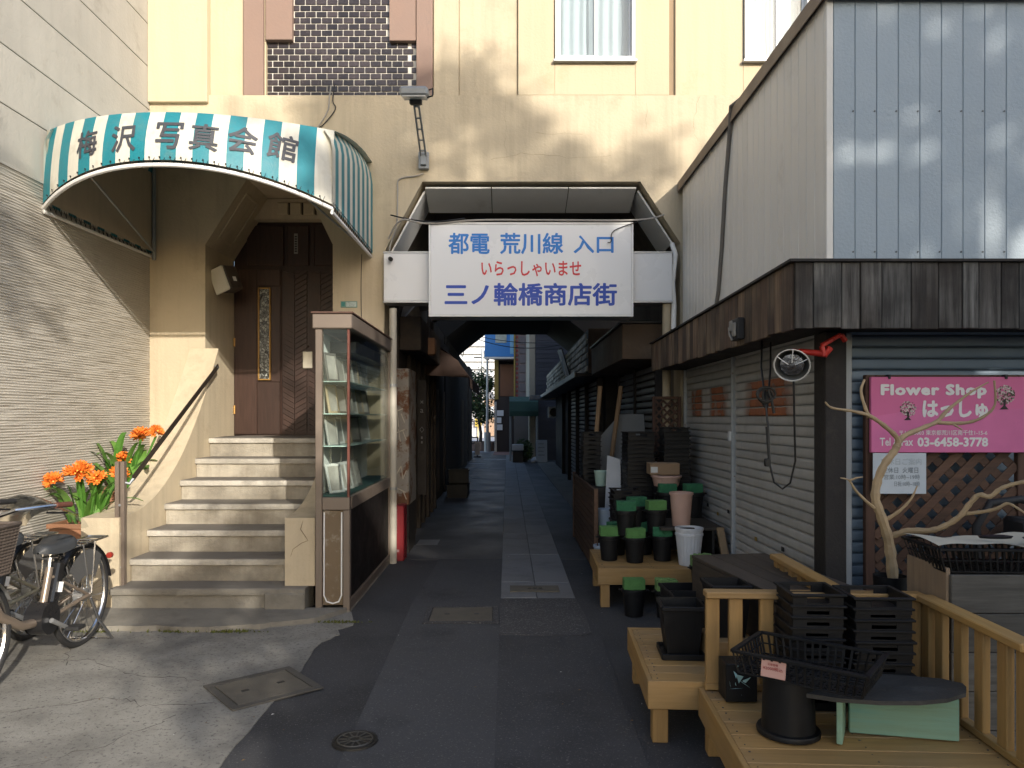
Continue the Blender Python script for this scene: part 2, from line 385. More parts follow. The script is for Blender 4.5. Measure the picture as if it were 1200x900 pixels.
# covers
def rect_cover(loc, rz, L, W, label):
    t = thing('utility_cover', label, 'utility cover', loc, rz)
    m_ = MB(); b = .045
    for (x0, x1, y0, y1) in ((-L/2, L/2, -W/2, -W/2+b), (-L/2, L/2, W/2-b, W/2), (-L/2, -L/2+b, -W/2+b, W/2-b), (L/2-b, L/2, -W/2+b, W/2-b)): m_.box(x0, x1, y0, y1, 0, .010, .002)
    part('frame', m_, mat('worn_cover_frame',(.10,.092,.08),.8,.2,var=.3,scale=12,bump=.15) if abs(rz) > .1 else asph2, t)
    m_ = MB(); m_.box(-L/2+b+.006, L/2-b-.006, -W/2+b+.006, W/2-b-.006, 0, .009, .002); part('lid', m_, ironc, t)
    m_ = MB()
    for sx in (-1, 1): m_.box(sx*L*.2-.02, sx*L*.2+.02, -.012, .012, .009, .0115)
    part('lifting_slot', m_, darkmetal, t)
rect_cover((-1.40, 4.25, .006), math.radians(40), .52, .47, 'square concrete-filled utility cover set askew at the concrete edge')
rect_cover((-.36, 5.83, .004), math.radians(1), .58, .50, 'rectangular grey utility cover in the middle of the asphalt lane')
t = thing('manhole_cover', 'small round dark iron manhole cover in the foreground asphalt', 'manhole', (-.73, 3.55, .004))
m_ = MB(); m_.lathe([(.0,.010),(.090,.010),(.093,.006),(.096,.010),(.107,.010),(.109,.0)], 40); part('lid', m_, ironm, t)
m_ = MB()
for k in range(12):
    a = k*math.pi/6; R = Matrix.Rotation(a, 3, 'Z'); m_.cb(R @ Vector((.055,0,.011)), (.05,.008,.005), R)
for rr in (.026, .083):
    m_.tube([(rr*math.cos(q*.2618), rr*math.sin(q*.2618), .011) for q in range(24)], .004, 5, True)
part('pattern', m_, mat('worn_iron', (.10,.095,.085), .5, .5, bump=.03), t)
# painted marks in the alley
paint = mat('worn_white_paint', (.40,.41,.43), .8, var=.2, scale=8, dirt=((.1,.1,.1),.4,7))
for i, (x0, x1, y0, y1, lb) in enumerate([(-1.22,-.10,15.35,16.0,'wide white painted bar on the alley floor, nearest one'), (-1.35,-.7,19.0,19.35,'short white painted bar by the black crates'), (-1.2,-.6,22.8,23.1,'white painted bar in the middle of the alley floor'),(-.9,-.05,27.6,28.0,'farthest white painted bar across the alley floor'),(-1.3,-.75,25.0,25.3,'small white painted bar near the left shops')]):
    m_ = MB(); m_.box(x0, x1, y0, y1, .002, .0065); single('road_marking', m_, paint, lb, 'road marking', group='white painted bars in the alley')
m_ = MB(); m_.box(-1.12,-.86,9.05,9.45,.001,.004); single('metal_plate', m_, galv, 'thin pale metal plate lying on the floor by the red box', 'plate')

# cracks in the concrete apron and scraps on the ground
ap_ = bpy.data.objects['concrete_apron']; r_ = random.Random(77)
for pts in ([(-3.8,5.0),(-3.2,4.7),(-2.7,4.75),(-2.2,4.45),(-1.75,4.35)], [(-2.6,3.9),(-2.2,4.1),(-1.9,4.0),(-1.35,4.05)], [(-3.0,5.38),(-2.9,4.9),(-2.75,4.6)], [(-2.3,3.2),(-1.9,3.5),(-1.7,3.9)]):
    P = []
    for a, b in zip(pts[:-1], pts[1:]):
        for k in range(9): t = k/9; P.append((a[0]+(b[0]-a[0])*t+r_.gauss(0,.012), a[1]+(b[1]-a[1])*t+r_.gauss(0,.012), .0055))
    m_ = MB(); m_.tube(P, [r_.uniform(.001,.0035) for _ in P], 4); link('crack', m_.mesh('crack'), mat('ground_crack',(.05,.045,.04),.95,bump=0), ap_)
scr = mat('scrap_white',(.5,.5,.48),.7,bump=0); lfm = mat('dry_leaf',(.16,.10,.04),.8,bump=0)
m_ = MB()
for k in range(70):
    x, y = r_.uniform(-2.6,.9), r_.uniform(3.1,9.0); s = r_.uniform(.004,.012); a = r_.uniform(0,6.28); z0 = .012
    if -1.3 < x < -.06 and r_.random() < .5: continue
    m_.add([(x+s*math.cos(a),y+s*math.sin(a),z0),(x+s*.6*math.cos(a+1.6),y+s*.6*math.sin(a+1.6),z0+.003),(x-s*math.cos(a),y-s*math.sin(a),z0),(x+s*.6*math.cos(a-1.6),y+s*.6*math.sin(a-1.6),z0+.002)],[(0,1,2,3)],r_.choice([0,1,1]))
single('litter', m_, [scr, lfm], 'tiny scraps and dry leaf bits scattered over the asphalt', 'litter', kind='stuff')
# ------------------------------------------------------------------ grey building on the left
XL = -3.86
lb = thing('grey_building', 'pale grey building on the left with ribbed lower wall and smooth panels above', 'building', (XL-.1, 3.5, 0))
panelm = mat('grey_fibre_panel', (.45,.425,.38), .9, var=.12, scale=2.5, bump=.12, bscale=30, dirt=((.24,.21,.17),.16,2.4), streak=.12)
ribm = mat('ribbed_grey_render', (.46,.43,.375), .9, var=.12, scale=3, bump=.14, bscale=120, dirt=((.26,.23,.19),.1,2))
m_ = MB(); m_.box(XL-.6, XL-.03, -1.2, 8.3, 0, 7.6); part('wall', m_, mat('joint_grey', (.14,.125,.105), .9), lb, world=True)
z = 3.5; k = 0
while z < 7.4:
    m_ = MB(); m_.box(XL-.03, XL, -1.2, 8.0, z+.004, z+.452, .003); part('panel', m_, panelm, lb, world=True); z += .456; k += 1
m_ = MB(); r_ = random.Random(11); NY = 60; rows = []; nz = 158
jit = [[r_.gauss(0, .0016) for _ in range(NY+1)] for _ in range(nz*2+1)]
def ribf(u, v):
    i = round(u*nz*2); j = round(v*NY)
    return (XL + (.0045 if i % 2 else -.002) + jit[i][j]*1.2, -1.2 + 9.2*v, .0 + 3.495*u + jit[i][j])
m_.grid(ribf, nz*2, NY); part('ribbed_cladding', m_, ribm, lb, world=True)
m_ = MB(); m_.box(XL-.028, XL+.012, -1.2, 8.0, 3.488, 3.512, .003); part('drip_trim', m_, panelm, lb, world=True)

# ------------------------------------------------------------------ photo studio building over the passage
YF = 8.0; ZB = 5.03
sb = thing('studio_building', 'cream rendered two-storey building with an octagonal passage through its ground floor', 'building', (.4, 8.2, 0))
DO = [(-3.26,3.42), (-2.81,4.13), (-2.23,4.13), (-1.885,3.42)]          # door recess
PO = [(-1.33,3.34), (-.92,4.10), (1.43,4.10), (1.86,3.44)]              # passage mouth
m_ = MB()
def wallpiece(poly, y0=YF, y1=YF+.32): m_.prism(poly, 'y', y0, y1)
wallpiece([(XL,0),(-3.26,0),(-3.26,ZB),(XL,ZB)])
wallpiece([(-3.26,0),(-1.885,0),(-1.885,1.34),(-3.26,1.34)])
for (a, b) in zip(DO[:-1], DO[1:]): wallpiece([a, b, (b[0],ZB), (a[0],ZB)])
wallpiece([(-1.885,0),(-1.33,0),(-1.33,ZB),(-1.885,ZB)])
for (a, b) in zip(PO[:-1], PO[1:]): wallpiece([a, b, (b[0],ZB), (a[0],ZB)])
wallpiece([(1.86,0),(4.9,0),(4.9,ZB),(1.86,ZB)])
part('wall', m_, cream, sb, world=True, weld=True)
# upper storey: field set 4 cm back, pilasters and panels proud
YU = YF+.05
def upper_rects():
    W1 = (.51, 1.37); W2 = (2.55, 3.25); ZW = 5.41; ZT = 6.75; TOP = 7.6
    R_ = []
    for (x0, x1) in ((XL,-2.62),(-.99,.51),(1.37,2.55),(3.25,4.9)): R_.append((x0,x1,ZB,TOP))
    for (x0, x1) in (W1, W2): R_.append((x0,x1,ZB,ZW)); R_.append((x0,x1,ZT,TOP))
    R_.append((-2.62,-.99,6.5,TOP))
    return R_
m_ = MB()
for (x0,x1,z0,z1) in upper_rects(): m_.box(x0,x1,YU,YU+.3,z0,z1)
m_.box(-2.62,-.99,YU+.06,YU+.3,ZB,6.5)
part('upper_wall', m_, cream2, sb, world=True)
def trim(name, x0, x1, z0, z1, y0, m, b=.004, y1=None):
    q = MB(); q.box(x0,x1,y0,y1 or YU-.001,z0,z1,b); return part(name, q, m, sb, world=True)
trim('raised_panel', XL+.002, -3.22, 4.94, 7.55, YF-.05, cream2)
trim('frame_pilaster', -2.85, -2.635, ZB, 7.5, YF+.0, mauve)
trim('frame_pilaster', -.985, -.81, ZB, 7.5, YF+.0, mauve)
trim('frame_panel', -2.618, -2.33, 5.64, 7.5, YF+.02, mauve, y1=YU+.058)
trim('frame_panel', -1.28, -.992, 5.63, 7.5, YF+.02, mauve, y1=YU+.058)
trim('pilaster', -.80, -.53, ZB, 7.5, YF+.02, cream)
trim('wall_field', -.525, .108, ZB, 7.5, YU-.012, cream)
trim('raised_panel', .112, .505, ZB+.002, 7.5, YF+.002, cream2)
trim('raised_panel', 1.375, 1.74, ZB+.002, 7.5, YF+.002, cream2)
trim('raised_panel', .506, 1.374, ZB+.002, 5.40, YF+.002, cream2)
trim('recess_strip', 1.745, 1.80, ZB+.002, 7.5, YU-.006, mat('recess_shade_brown',(.30,.22,.14),.8))  # shadow of the narrow recess put into the strip as brown
trim('wall_field', 1.81, 2.54, ZB+.002, 7.5, YF+.012, cream2)
trim('wall_field', 2.541, 3.26, ZB+.002, 5.40, YF+.012, cream2)
trim('wall_field', 3.261, 4.88, ZB+.002, 7.5, YF+.012, cream2)
trim('roof_edge', XL, 4.95, 7.6, 7.75, YF-.1, cream, y1=YF+4.25)
# glazed tiles
m_ = MB(); m_.box(-2.617,-.993,YU+.04,YU+.058,ZB+.002,6.48); part('tile_bed', m_, groutm, sb, world=True)
tw, th = .1095, .0575; me = MB().box(-tw/2,tw/2,-.006,.006,-th/2,th/2,.003).mesh('tile')
half = MB().box(-tw/4+.003,tw/4-.003,-.006,.006,-th/2,th/2,.003).mesh('tile')
row = 0; zz = ZB+.038
while zz < 6.45:
    x = -2.617 + (tw/2 + .004 if row % 2 == 0 else tw/4)
    first = True
    while x < -.99:
        use, w_ = (half, tw/2-.006) if (row % 2 and first) or x + tw/2 > -.995 else (me, tw)
        cx = x if use is me else (x if first else -.995 - w_/2 - .002)
        cover = zz > 5.66 and (cx < -2.33 or cx > -1.28)
        if not cover:
            o = link('tile', use, tilem, sb, Vector((cx, YU+.036 + random.uniform(-.001,.001), zz)) - ROOTLOC[sb.name], (random.gauss(0,.006), random.gauss(0,.006), random.gauss(0,.008)))
        if use is half and not first: break
        x += (tw*.75 + .0085 - .0) if (first and row % 2) else tw + .0085
        first = False
    zz += .0675; row += 1
# sash windows
curt = mat('pale_curtain', (.80,.81,.80), .9, var=.06, scale=3, bump=.1, bscale=10, streak=.12)
for (x0, x1) in ((.51, 1.37), (2.55, 3.25)):
    z0, z1 = 5.405, 6.75
    q = MB(); f = .035
    for (a,b,c,d) in ((x0,x1,z0,z0+f),(x0,x1,z1-f,z1),(x0,x0+f,z0+f,z1-f),(x1-f,x1,z0+f,z1-f)): q.box(a,b,YF-.03,YF+.11,c,d,.004)
    w = part('window', q, whitep, sb, world=True)
    xm = (x0+x1)/2
    for (a,b,yy) in ((x0+f+.002,xm+.02,YF+.02),(xm-.02,x1-f-.002,YF+.05)):
        q = MB()
        for (c,d,e,g_) in ((a,b,z0+f+.002,z0+f+.03),(a,b,z1-f-.03,z1-f-.002),(a,a+.024,z0+f+.03,z1-f-.03),(b-.024,b,z0+f+.03,z1-f-.03)): q.box(c,d,yy,yy+.024,e,g_,.003)
        part('sash', q, whitep, w, world=True)
        q = MB(); q.box(a+.02,b-.02,yy+.01,yy+.014,z0+f+.02,z1-f-.02); part('pane', q, glassmat('bluish_glass',(.88,.93,.95),1.6), w, world=True)
    q = MB(); q.grid(lambda u,v: (x0+f+u*(x1-x0-2*f), YF+.16+.018*math.sin(u*46+math.sin(v*5)), z0+.03+v*(z1-z0-.06)), 90, 4); part('curtain', q, curt, w, smooth=True, world=True)
    q = MB(); q.box(x0-.02,x1+.02,YF-.05,YF+.01,z0-.03,z0-.002,.004); part('sill', q, galv, w, world=True)
# stained hairline cracks and service boxes on the render
crackm = mat('crack_dark', (.22,.17,.11), .9, bump=0)
def crack(pts, r=.003):
    r *= .5
    q = MB(); P = []
    for a, b in zip(pts[:-1], pts[1:]):
        for k in range(6):
            t = k/6; P.append((a[0]+(b[0]-a[0])*t+random.gauss(0,.008), YF-.0005, a[1]+(b[1]-a[1])*t+random.gauss(0,.008)))
    q.tube(P, [r*random.uniform(.3,1) for _ in P], 4); part('crack', q, crackm, sb, world=True)
crack([(-.2,4.34),(.15,4.40),(.75,4.36),(1.2,4.38)]); crack([(-.02,4.98),(-.03,4.7),(-.01,4.3)], .002); crack([(1.5,4.95),(1.48,4.6)],.002); crack([(2.05,5.0),(2.0,4.7),(2.06,4.5)],.003)
crack([(.3,4.62),(.9,4.6)],.0025)
# passage lining through the front block and the rear block
def lining(y0, y1, rootobj, m, Po=PO, nm='passage_wall'):
    q = MB()
    q.prism([(-1.60,0),(Po[0][0],0),Po[0],(-1.60,Po[0][1])], 'y', y0, y1)
    q.prism([(-1.60,Po[0][1]),Po[0],Po[1],(Po[1][0]-.2,Po[1][1]+.25),(-1.60,Po[0][1]+.25)], 'y', y0, y1)
    q.prism([Po[1],Po[2],(Po[2][0]+.2,Po[2][1]+.25),(Po[1][0]-.2,Po[1][1]+.25)], 'y', y0, y1)
    q.prism([Po[2],Po[3],(2.2,Po[3][1]),(2.2,Po[3][1]+.25),(Po[2][0]+.2,Po[2][1]+.25)], 'y', y0, y1)
    q.prism([(Po[3][0],0),(2.2,0),(2.2,Po[3][1]),Po[3]], 'y', y0, y1)
    return part(nm, q, m, rootobj, world=True)
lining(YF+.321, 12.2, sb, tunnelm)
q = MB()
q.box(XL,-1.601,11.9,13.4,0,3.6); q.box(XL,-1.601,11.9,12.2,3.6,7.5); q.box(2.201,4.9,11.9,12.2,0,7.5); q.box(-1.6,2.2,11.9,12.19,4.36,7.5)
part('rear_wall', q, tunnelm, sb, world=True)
# white lining boards round the mouth of the passage
q0 = whitep
inset = .035
for (a, b) in ((-.90,-.18),(-.175,.66),(.665,1.40)):
    q = MB(); q.cb(((a+b)/2, YF+.30, 3.985), (b-a-.004, .48, .02), Matrix.Rotation(math.radians(-17),3,'X'), .003); part('soffit_board', q, whitep, sb, world=True)
for (p, r) in ((PO[0], PO[1]), (PO[3], PO[2])):
    p = Vector((p[0],0,p[1])); r = Vector((r[0],0,r[1])); d = (r-p).normalized(); n = Vector((d.z,0,-d.x)); n = n if n.z < 0 else -n
    c = (p+r)/2 + n*.04; q = MB(); R = Matrix((d, Vector((0,1,0)), d.cross(Vector((0,1,0))))).transposed()
    q.cb((c.x, YF+.43, c.z), ((r-p).length-.10, .62, .02), R, .003); part('soffit_board', q, whitep, sb, world=True)
# vents over the door, plate with number
q = MB(); YD = 8.80
# door recess: reveal, ceiling, lintel
rv = MB(); DI = [(-3.235,3.40),(-2.80,4.10),(-2.23,4.10),(-1.86,3.40)]
for (a, b) in (((-3.26,1.34),DO[0]),(DO[0],DO[1]),(DO[1],DO[2]),(DO[2],DO[3]),(DO[3],(-1.885,1.34))):
    pass
poly = [(-3.26,1.34)] + DO + [(-1.885,1.34)]
out = [(-3.55,1.34),(-3.55,3.5),(-2.95,4.4),(-2.1,4.4),(-1.62,3.5),(-1.62,1.34)]
for i in range(5): rv.prism([poly[i], poly[i+1], out[i+1], out[i]], 'y', YF+.321, YD+.05)
part('door_reveal', rv, cream, sb, world=True)
q = MB(); d_ = (Vector((DO[1][0],0,DO[1][1]))-Vector((DO[0][0],0,DO[0][1]))).normalized(); c_ = (Vector((DO[0][0],0,DO[0][1]))+Vector((DO[1][0],0,DO[1][1])))/2
R = Matrix((d_, Vector((0,1,0)), d_.cross(Vector((0,1,0))))).transposed()
for (u0,u1,v0,v1) in ((-.30,.30,.16,.19),(-.30,.30,.55,.58),(-.30,-.27,.19,.55),(.27,.30,.19,.55)):
    q.box(u0,u1,v0,v1,-.012,.012,.003,0,R,(c_.x,YF,c_.z))
part('reveal_moulding', q, cream, sb, world=True)
q = MB(); q.prism([(-3.26,3.88),(-1.885,3.88),(-1.885,4.12),(-3.26,4.12)], 'y', YD-.10, YD+.3); part('lintel', q, cream, sb, world=True)
for k in range(3):
    q = MB(); x0 = -2.70+k*.155; q.box(x0,x0+.13,YD-.125,YD-.101,3.93,4.07,.008)
    v = part('vent_cover', q, cream2, sb, world=True)
    q = MB(); q.box(x0+.134,x0+.150,YD-.118,YD-.102,3.93,4.07); part('vent_shadow_gap', q, mat('vent_slot',(.07,.05,.03),.8), v, world=True)
# timber door
doorw = woodmat('dark_door_timber', (.042,.021,.015), 2, .3, .45, 1.4, rnd=.18)
dr = MB(); dr.box(-3.255,-1.89,YD+.04,YD+.09,1.345,3.88); door = part('door', dr, doorw, sb, world=True)
def chevrons(x0, x1, z0, z1, up):
    w = x1-x0; z = z0 - w*.55
    while z < z1:
        q = MB(); zc = []
        a, b = (z, z+w*.55) if up else (z+w*.55, z)
        pts = [(x0+.003,a),(x1-.003,b),(x1-.003,b+.058),(x0+.003,a+.058)]
        pts = [(px, min(max(pz, z0), z1)) for px, pz in pts]
        if max(p[1] for p in pts)-min(p[1] for p in pts) > .02:
            q.prism(pts, 'y', YD+.022, YD+.041); part('plank', q, doorw, door, world=True)
        z += .064
for (x0,x1,up) in ((-2.68,-2.53,False),(-2.53,-2.385,True),(-2.365,-2.22,False),(-2.22,-2.075,True)): chevrons(x0,x1,1.36,3.30,up)
for (x0,x1) in ((-3.25,-2.98),(-2.70,-2.685),(-2.07,-2.055),(-1.955,-1.89)):
    q = MB(); q.box(x0,x1,YD+.018,YD+.0405,1.36,3.32,.004); part('stile', q, doorw, door, world=True)
brass = mat('brass_trim', (.42,.24,.07), .45, .5, var=.15)
pebble = mat('pebbled_glass', (.05,.055,.05), .2, 0, var=.5, scale=22, bump=.2, bscale=38, spec=.8)
N = pebble.node_tree.nodes; L = pebble.node_tree.links; tcn = N.new('ShaderNodeTexCoord'); vo = N.new('ShaderNodeTexVoronoi'); vo.feature = 'DISTANCE_TO_EDGE'; vo.inputs['Scale'].default_value = 30.0
L.new(tcn.outputs['Object'], vo.inputs['Vector']); mr = N.new('ShaderNodeMapRange'); mr.inputs['From Min'].default_value = .03; mr.inputs['From Max'].default_value = .13; L.new(vo.outputs['Distance'], mr.inputs['Value'])
vc = N.new('ShaderNodeTexVoronoi'); vc.inputs['Scale'].default_value = 30.0; L.new(tcn.outputs['Object'], vc.inputs['Vector']); sp_ = N.new('ShaderNodeSeparateXYZ'); L.new(vc.outputs['Color'], sp_.inputs[0])
mk = N.new('ShaderNodeMath'); mk.operation = 'MULTIPLY'; L.new(mr.outputs[0], mk.inputs[0]); L.new(sp_.outputs[0], mk.inputs[1])
mx_ = N.new('ShaderNodeMix'); mx_.data_type = 'RGBA'; mx_.inputs[6].default_value = (.02,.02,.018,1); mx_.inputs[7].default_value = (.36,.38,.36,1); L.new(mk.outputs[0], mx_.inputs[0]); L.new(mx_.outputs[2], N['Principled BSDF'].inputs['Base Color'])
for x0 in (-2.965,-2.05):
    x1 = x0+.15+(.0 if x0<-2.5 else -.05); z0,z1 = 2.0,3.1; q = MB()
    for (a,b,c,d) in ((x0,x1,z0,z0+.016),(x0,x1,z1-.016,z1),(x0,x0+.016,z0+.016,z1-.016),(x1-.016,x1,z0+.016,z1-.016)): q.box(a,b,YD+.004,YD+.039,c,d,.003)
    lf = part('glass_light_frame', q, brass, door, world=True)
    q = MB()
    r_ = random.Random(3); z = z0+.02
    q.box(x0+.015,x1-.015,YD+.024,YD+.034,z0+.015,z1-.015); part('glass_light', q, pebble, door, world=True)
for z0 in (1.36,): 
    q = MB(); q.box(-2.978,-2.706,YD+.020,YD+.0405,z0,1.98,.004); part('panel', q, doorw, door, world=True)
    q = MB(); q.box(-2.978,-2.706,YD+.020,YD+.0405,3.12,3.32,.004); part('panel', q, doorw, door, world=True)
q = MB(); q.box(-2.978,-2.968,YD+.020,YD+.0405,1.98,3.12); q.box(-2.81,-2.706,YD+.020,YD+.0405,1.985,3.115); part('panel', q, doorw, door, world=True)
for (x0,x1) in ((-3.1,-2.66),(-2.62,-2.36),(-2.3,-1.9)):
    q = MB(); q.box(x0,x1,YD+.014,YD+.039,3.36,3.84,.01); part('transom_panel', q, doorw, door, world=True)
q = MB(); q.box(-2.43,-2.315,YD-.005,YD+.02,2.14,2.34,.006); part('handle_plate', q, mat('cream_metal',(.62,.58,.48),.4,.3), door, world=True)
q = MB(); q.tube([(-2.37,YD+.0,2.40),(-2.37,YD-.0,2.401),(-2.37,YD+.022,2.401)],.012,10); part('keyhole', q, bronze, door, world=True)
pl = MB(); pl.box(-2.535,-2.49,YD+.004,YD+.013,3.50,3.74,.002); npl = part('name_plate', pl, mat('plate_grey',(.30,.29,.27),.5), door, world=True)
for k in range(7): 
    q = MB(); q.box(-2.525,-2.500,YD+.0015,YD+.0038,3.52+k*.029,3.537+k*.029); part('plate_mark', q, darkmetal, npl, world=True)
for zz in (1.65,2.45,3.15):
    q = MB(); q.tube([(-3.245,YD+.012,zz-.05),(-3.245,YD+.012,zz+.05)],.012,8); part('hinge', q, brass, door, world=True)
# small address plate and wall bits
q = MB(); q.box(-1.80,-1.62,YF-.006,YF-.0008,2.74,2.81,.002); ap = part('address_plate', q, mat('plate_green',(.16,.28,.24),.5), sb, world=True)
q = MB(); q.box(-1.74,-1.63,YF-.0085,YF-.0065,2.75,2.80); part('plate_print', q, mat('plate_ink',(.42,.50,.48),.6,var=.5,scale=60,bump=0), ap, world=True)
q = MB(); q.box(-1.79,-1.752,YF-.0085,YF-.0065,2.755,2.80); part('plate_print', q, mat('plate_teal',(.05,.25,.24),.6,var=.5,scale=60,bump=0), ap, world=True)
# ------------------------------------------------------------------ stairs
st = thing('entrance_staircase', 'pale worn stone stairs with cream side walls leading to the dark door', 'staircase', (-2.4, 5.85, 0))
tops = [(5.85,.205),(6.10,.393),(6.40,.585),(6.72,.775),(7.04,.962),(7.38,1.150),(7.72,1.345)]
wts = [(-3.14,-1.60)] + [(-3.11,-1.79)]*6
for i, ((y0, z1), (x0, x1)) in enumerate(zip(tops, wts)):
    y1 = tops[i+1][0]+.06 if i < 6 else YD+.06
    z0 = 0 if i == 0 else tops[i-1][1]
    q = MB(); q.box(x0+.004, x1-.004, y0+.03, y1, z0+.0015, z1-.055)
    s_ = part('step', q, riserm if i else concm, st, world=True)
    q = MB()
    n = 24
    def nos(u, v, y0=y0, z1=z1, x0=x0, x1=x1):
        x = x0 + (x1-x0)*u; w = .003*math.sin(u*31+z1*50)+.002*math.sin(u*83)
        prof = [(y0+.034, z1-.056),(y0+.004+w, z1-.052),(y0+w, z1-.030),(y0+.002+w, z1-.008),(y0+.012+w, z1-.0035)]
        p = prof[round(v*4)]; return (x, p[0], p[1])
    q.grid(nos, n, 4)
    part('nosing', q, nosem if i else concm, s_, smooth=True, world=True)
    q = MB(); q.box(x0+.001, x1-.001, y0+.008, y1, z1-.054, z1, .003); part('tread', q, stepm, s_, world=True)
q = MB(); q.box(-1.92,-1.601,5.842,6.0,.0,.17,.01); part('corner_block', q, concm, st, world=True)
def sweep(Y0):
    prof = []
    for k in range(25):
        t = k/24; y = Y0 + (7.99-Y0)*t
        s = max(0, (t-.08)/.92); z = .75 + .10*t + 1.45*s**2.0
        prof.append((y, z))
    return prof
for (x0, x1, Y0, low, sc_) in ((-3.42,-3.114,5.95,.0,1.0),(-1.786,-1.545,5.95,.206,.85)):
    pr = [(y, .75+(z-.75)*sc_) for y, z in sweep(Y0)]
    q = MB(); q.prism([(Y0,low)] + pr + [(7.99,low)], 'x', x0, x1); o = part('side_wall', q, cream, st, smooth=False, world=True)
q = MB(); P = [(-1.64,5.948,.73),(-1.66,5.947,.66),(-1.62,5.947,.60),(-1.60,5.947,.57),(-1.65,5.947,.55),(-1.72,5.947,.50),(-1.74,5.947,.44)]; q.tube(P,[.001,.003,.003,.002,.002,.002,.001],4); part('crack', q, crackm, st, world=True)
# handrail
hr = MB(); hr.bar((-3.04,6.02,1.06),(-3.04,7.80,2.10),.012,.05,.003,up=(0,0,1)); rail = part('handrail', hr, mat('dark_bronze',(.05,.038,.03),.4,.5), st, world=True)
q = MB()
for dx in (-.022,.022): q.box(-3.125+dx-.016,-3.125+dx+.016,5.97,6.02,.20,1.20,.004)
part('handrail_post', q, bronze, st, world=True)
q = MB(); q.tube([(-3.10,6.0,1.03),(-3.06,6.01,1.02),(-3.04,6.03,1.06)],.012,8); q.tube([(-3.04,7.76,2.08),(-3.08,7.82,2.10),(-3.10,7.9,2.10)],.012,8); part('bracket', q, grayp, rail, smooth=True, world=True)
for zz in (.35,.62,.85):
    q = MB(); q.tube([(-3.12,5.966,zz),(-3.12,5.972,zz)],.010,10); part('bolt', q, galv, st, world=True)

# ------------------------------------------------------------------ striped awning
teal = mat('teal_vinyl', (.012,.20,.25), .5, var=.12, scale=4, bump=.06, dirt=((.10,.20,.20),.25,3), streak=.2)
whitev = mat('white_vinyl', (.64,.62,.54), .5, var=.08, scale=4, bump=.06, dirt=((.36,.32,.24),.22,3), streak=.25)
aw = thing('striped_awning', 'bow-fronted teal and white striped awning with grey lettering above the door', 'awning', (-2.65, 8.0, EYE+1.775))
AL = Vector((-3.835,6.12)); AM = Vector((-2.65,5.66)); AR = Vector((-1.46,6.16))
def plan(u):
    t = 2*u-1; x = -2.6525 + 1.1925*t; y = 5.66 + .48*abs(t)**2.2 + (.02*t if t>0 else 0)
    # round the corners
    return Vector((x, y))
def zbot(u): t = 2*u-1; return EYE + 1.775 + .195*(1-abs(t)**2.1)
def ztop(u): t = 2*u-1; return EYE + 2.375 + .05*abs(t)**3
q = MB(); NS = 20; sub = 4
for s_ in range(NS):
    for k in range(sub):
        ua, ub = (s_+k/sub)/NS, (s_+(k+1)/sub)/NS
        for j in range(5):
            va, vb = j/5, (j+1)/5
            def fp(u, v):
                p = plan(u); zb, zt = zbot(u), ztop(u); return (p.x, p.y + .10*v*v, zb+(zt-zb)*v)
            q.add([fp(ua,va),fp(ub,va),fp(ub,vb),fp(ua,vb)], [(0,1,2,3)], s_ % 2)
        def rp(u, v):
            p = plan(u); p.y += .10; yy = p.y + (8.0-p.y)*v; zt = ztop(u); return (p.x, yy, zt + (EYE+2.76-zt)*(1-(1-v)**1.6) - 0.0)
        for j in range(4): q.add([rp(ua,j/4),rp(ub,j/4),rp(ub,(j+1)/4),rp(ua,(j+1)/4)], [(0,1,2,3)], s_ % 2)
fascia = part('front_fabric', q, [teal, whitev], aw, smooth=True, world=True, weld=True)
for sx, x in ((1, -1.46), (-1, -3.835)):
    q = MB(); n = 16; ye = plan(1 if sx > 0 else 0).y
    for s_ in range(n):
        for k in range(2):
            a, b = (s_+k/2)/n, (s_+(k+1)/2)/n
            def sp(t, v):
                y = ye + (8.0-ye)*t; zb = EYE+1.775; zt = EYE+2.395 + (2.76-2.395)*(1-(1-t)**1.6)
                roll = .07*max(0,(v-.75)/.25)**2
                return (x - sx*roll*1.0 + sx*.004, y, zb+(zt-zb)*v - 0.0)
            for j in range(8): q.add([sp(a,j/8),sp(b,j/8),sp(b,(j+1)/8),sp(a,(j+1)/8)], [(0,1,2,3)], (s_+1) % 2)
    part('side_fabric', q, [teal, whitev], aw, smooth=True, world=True, weld=True)
q = MB(); q.grid(lambda u,v: (-3.822, 6.16+1.82*u, EYE+1.79+(.60+.33*(1-(1-u)**1.6))*v), 12, 4); part('lining', q, mat('fabric_glow_cream',(.50,.43,.33),.8,streak=.2), aw, world=True)  # added sheet; daylight coming through the side fabric is painted as cream
# frame
q = MB(); pts = []
for k in range(41):
    u = k/40; p = plan(u); pts.append((p.x, p.y+.01, zbot(u)-.035))
q.tube(pts, .017, 8)
q.tube([pts[0],(pts[0][0],pts[0][1],pts[0][2]-.03),(pts[0][0]+.01,7.98,EYE+1.74)], .016, 8); q.tube([pts[-1],(pts[-1][0],pts[-1][1],pts[-1][2]-.03),(pts[-1][0]-.01,7.98,EYE+1.74)], .016, 8)
part('front_pipe', q, whitep, aw, smooth=True, world=True)
q = MB(); q.tube([(-3.80,7.975,EYE+1.70),(-3.80,7.975,EYE+2.70)],.022,8); q.tube([(-3.80,7.97,EYE+2.70),(-1.5,7.97,EYE+2.70)],.018,8); q.tube([(-3.79,7.96,EYE+1.78),(-3.4,plan(.18).y+.08,zbot(.18)+.12)],.010,8); q.tube([(-1.49,7.96,EYE+1.78),(-1.9,plan(.82).y+.08,zbot(.82)+.12)],.010,8)
part('wall_frame', q, grayp, aw, smooth=True, world=True)
q = MB()
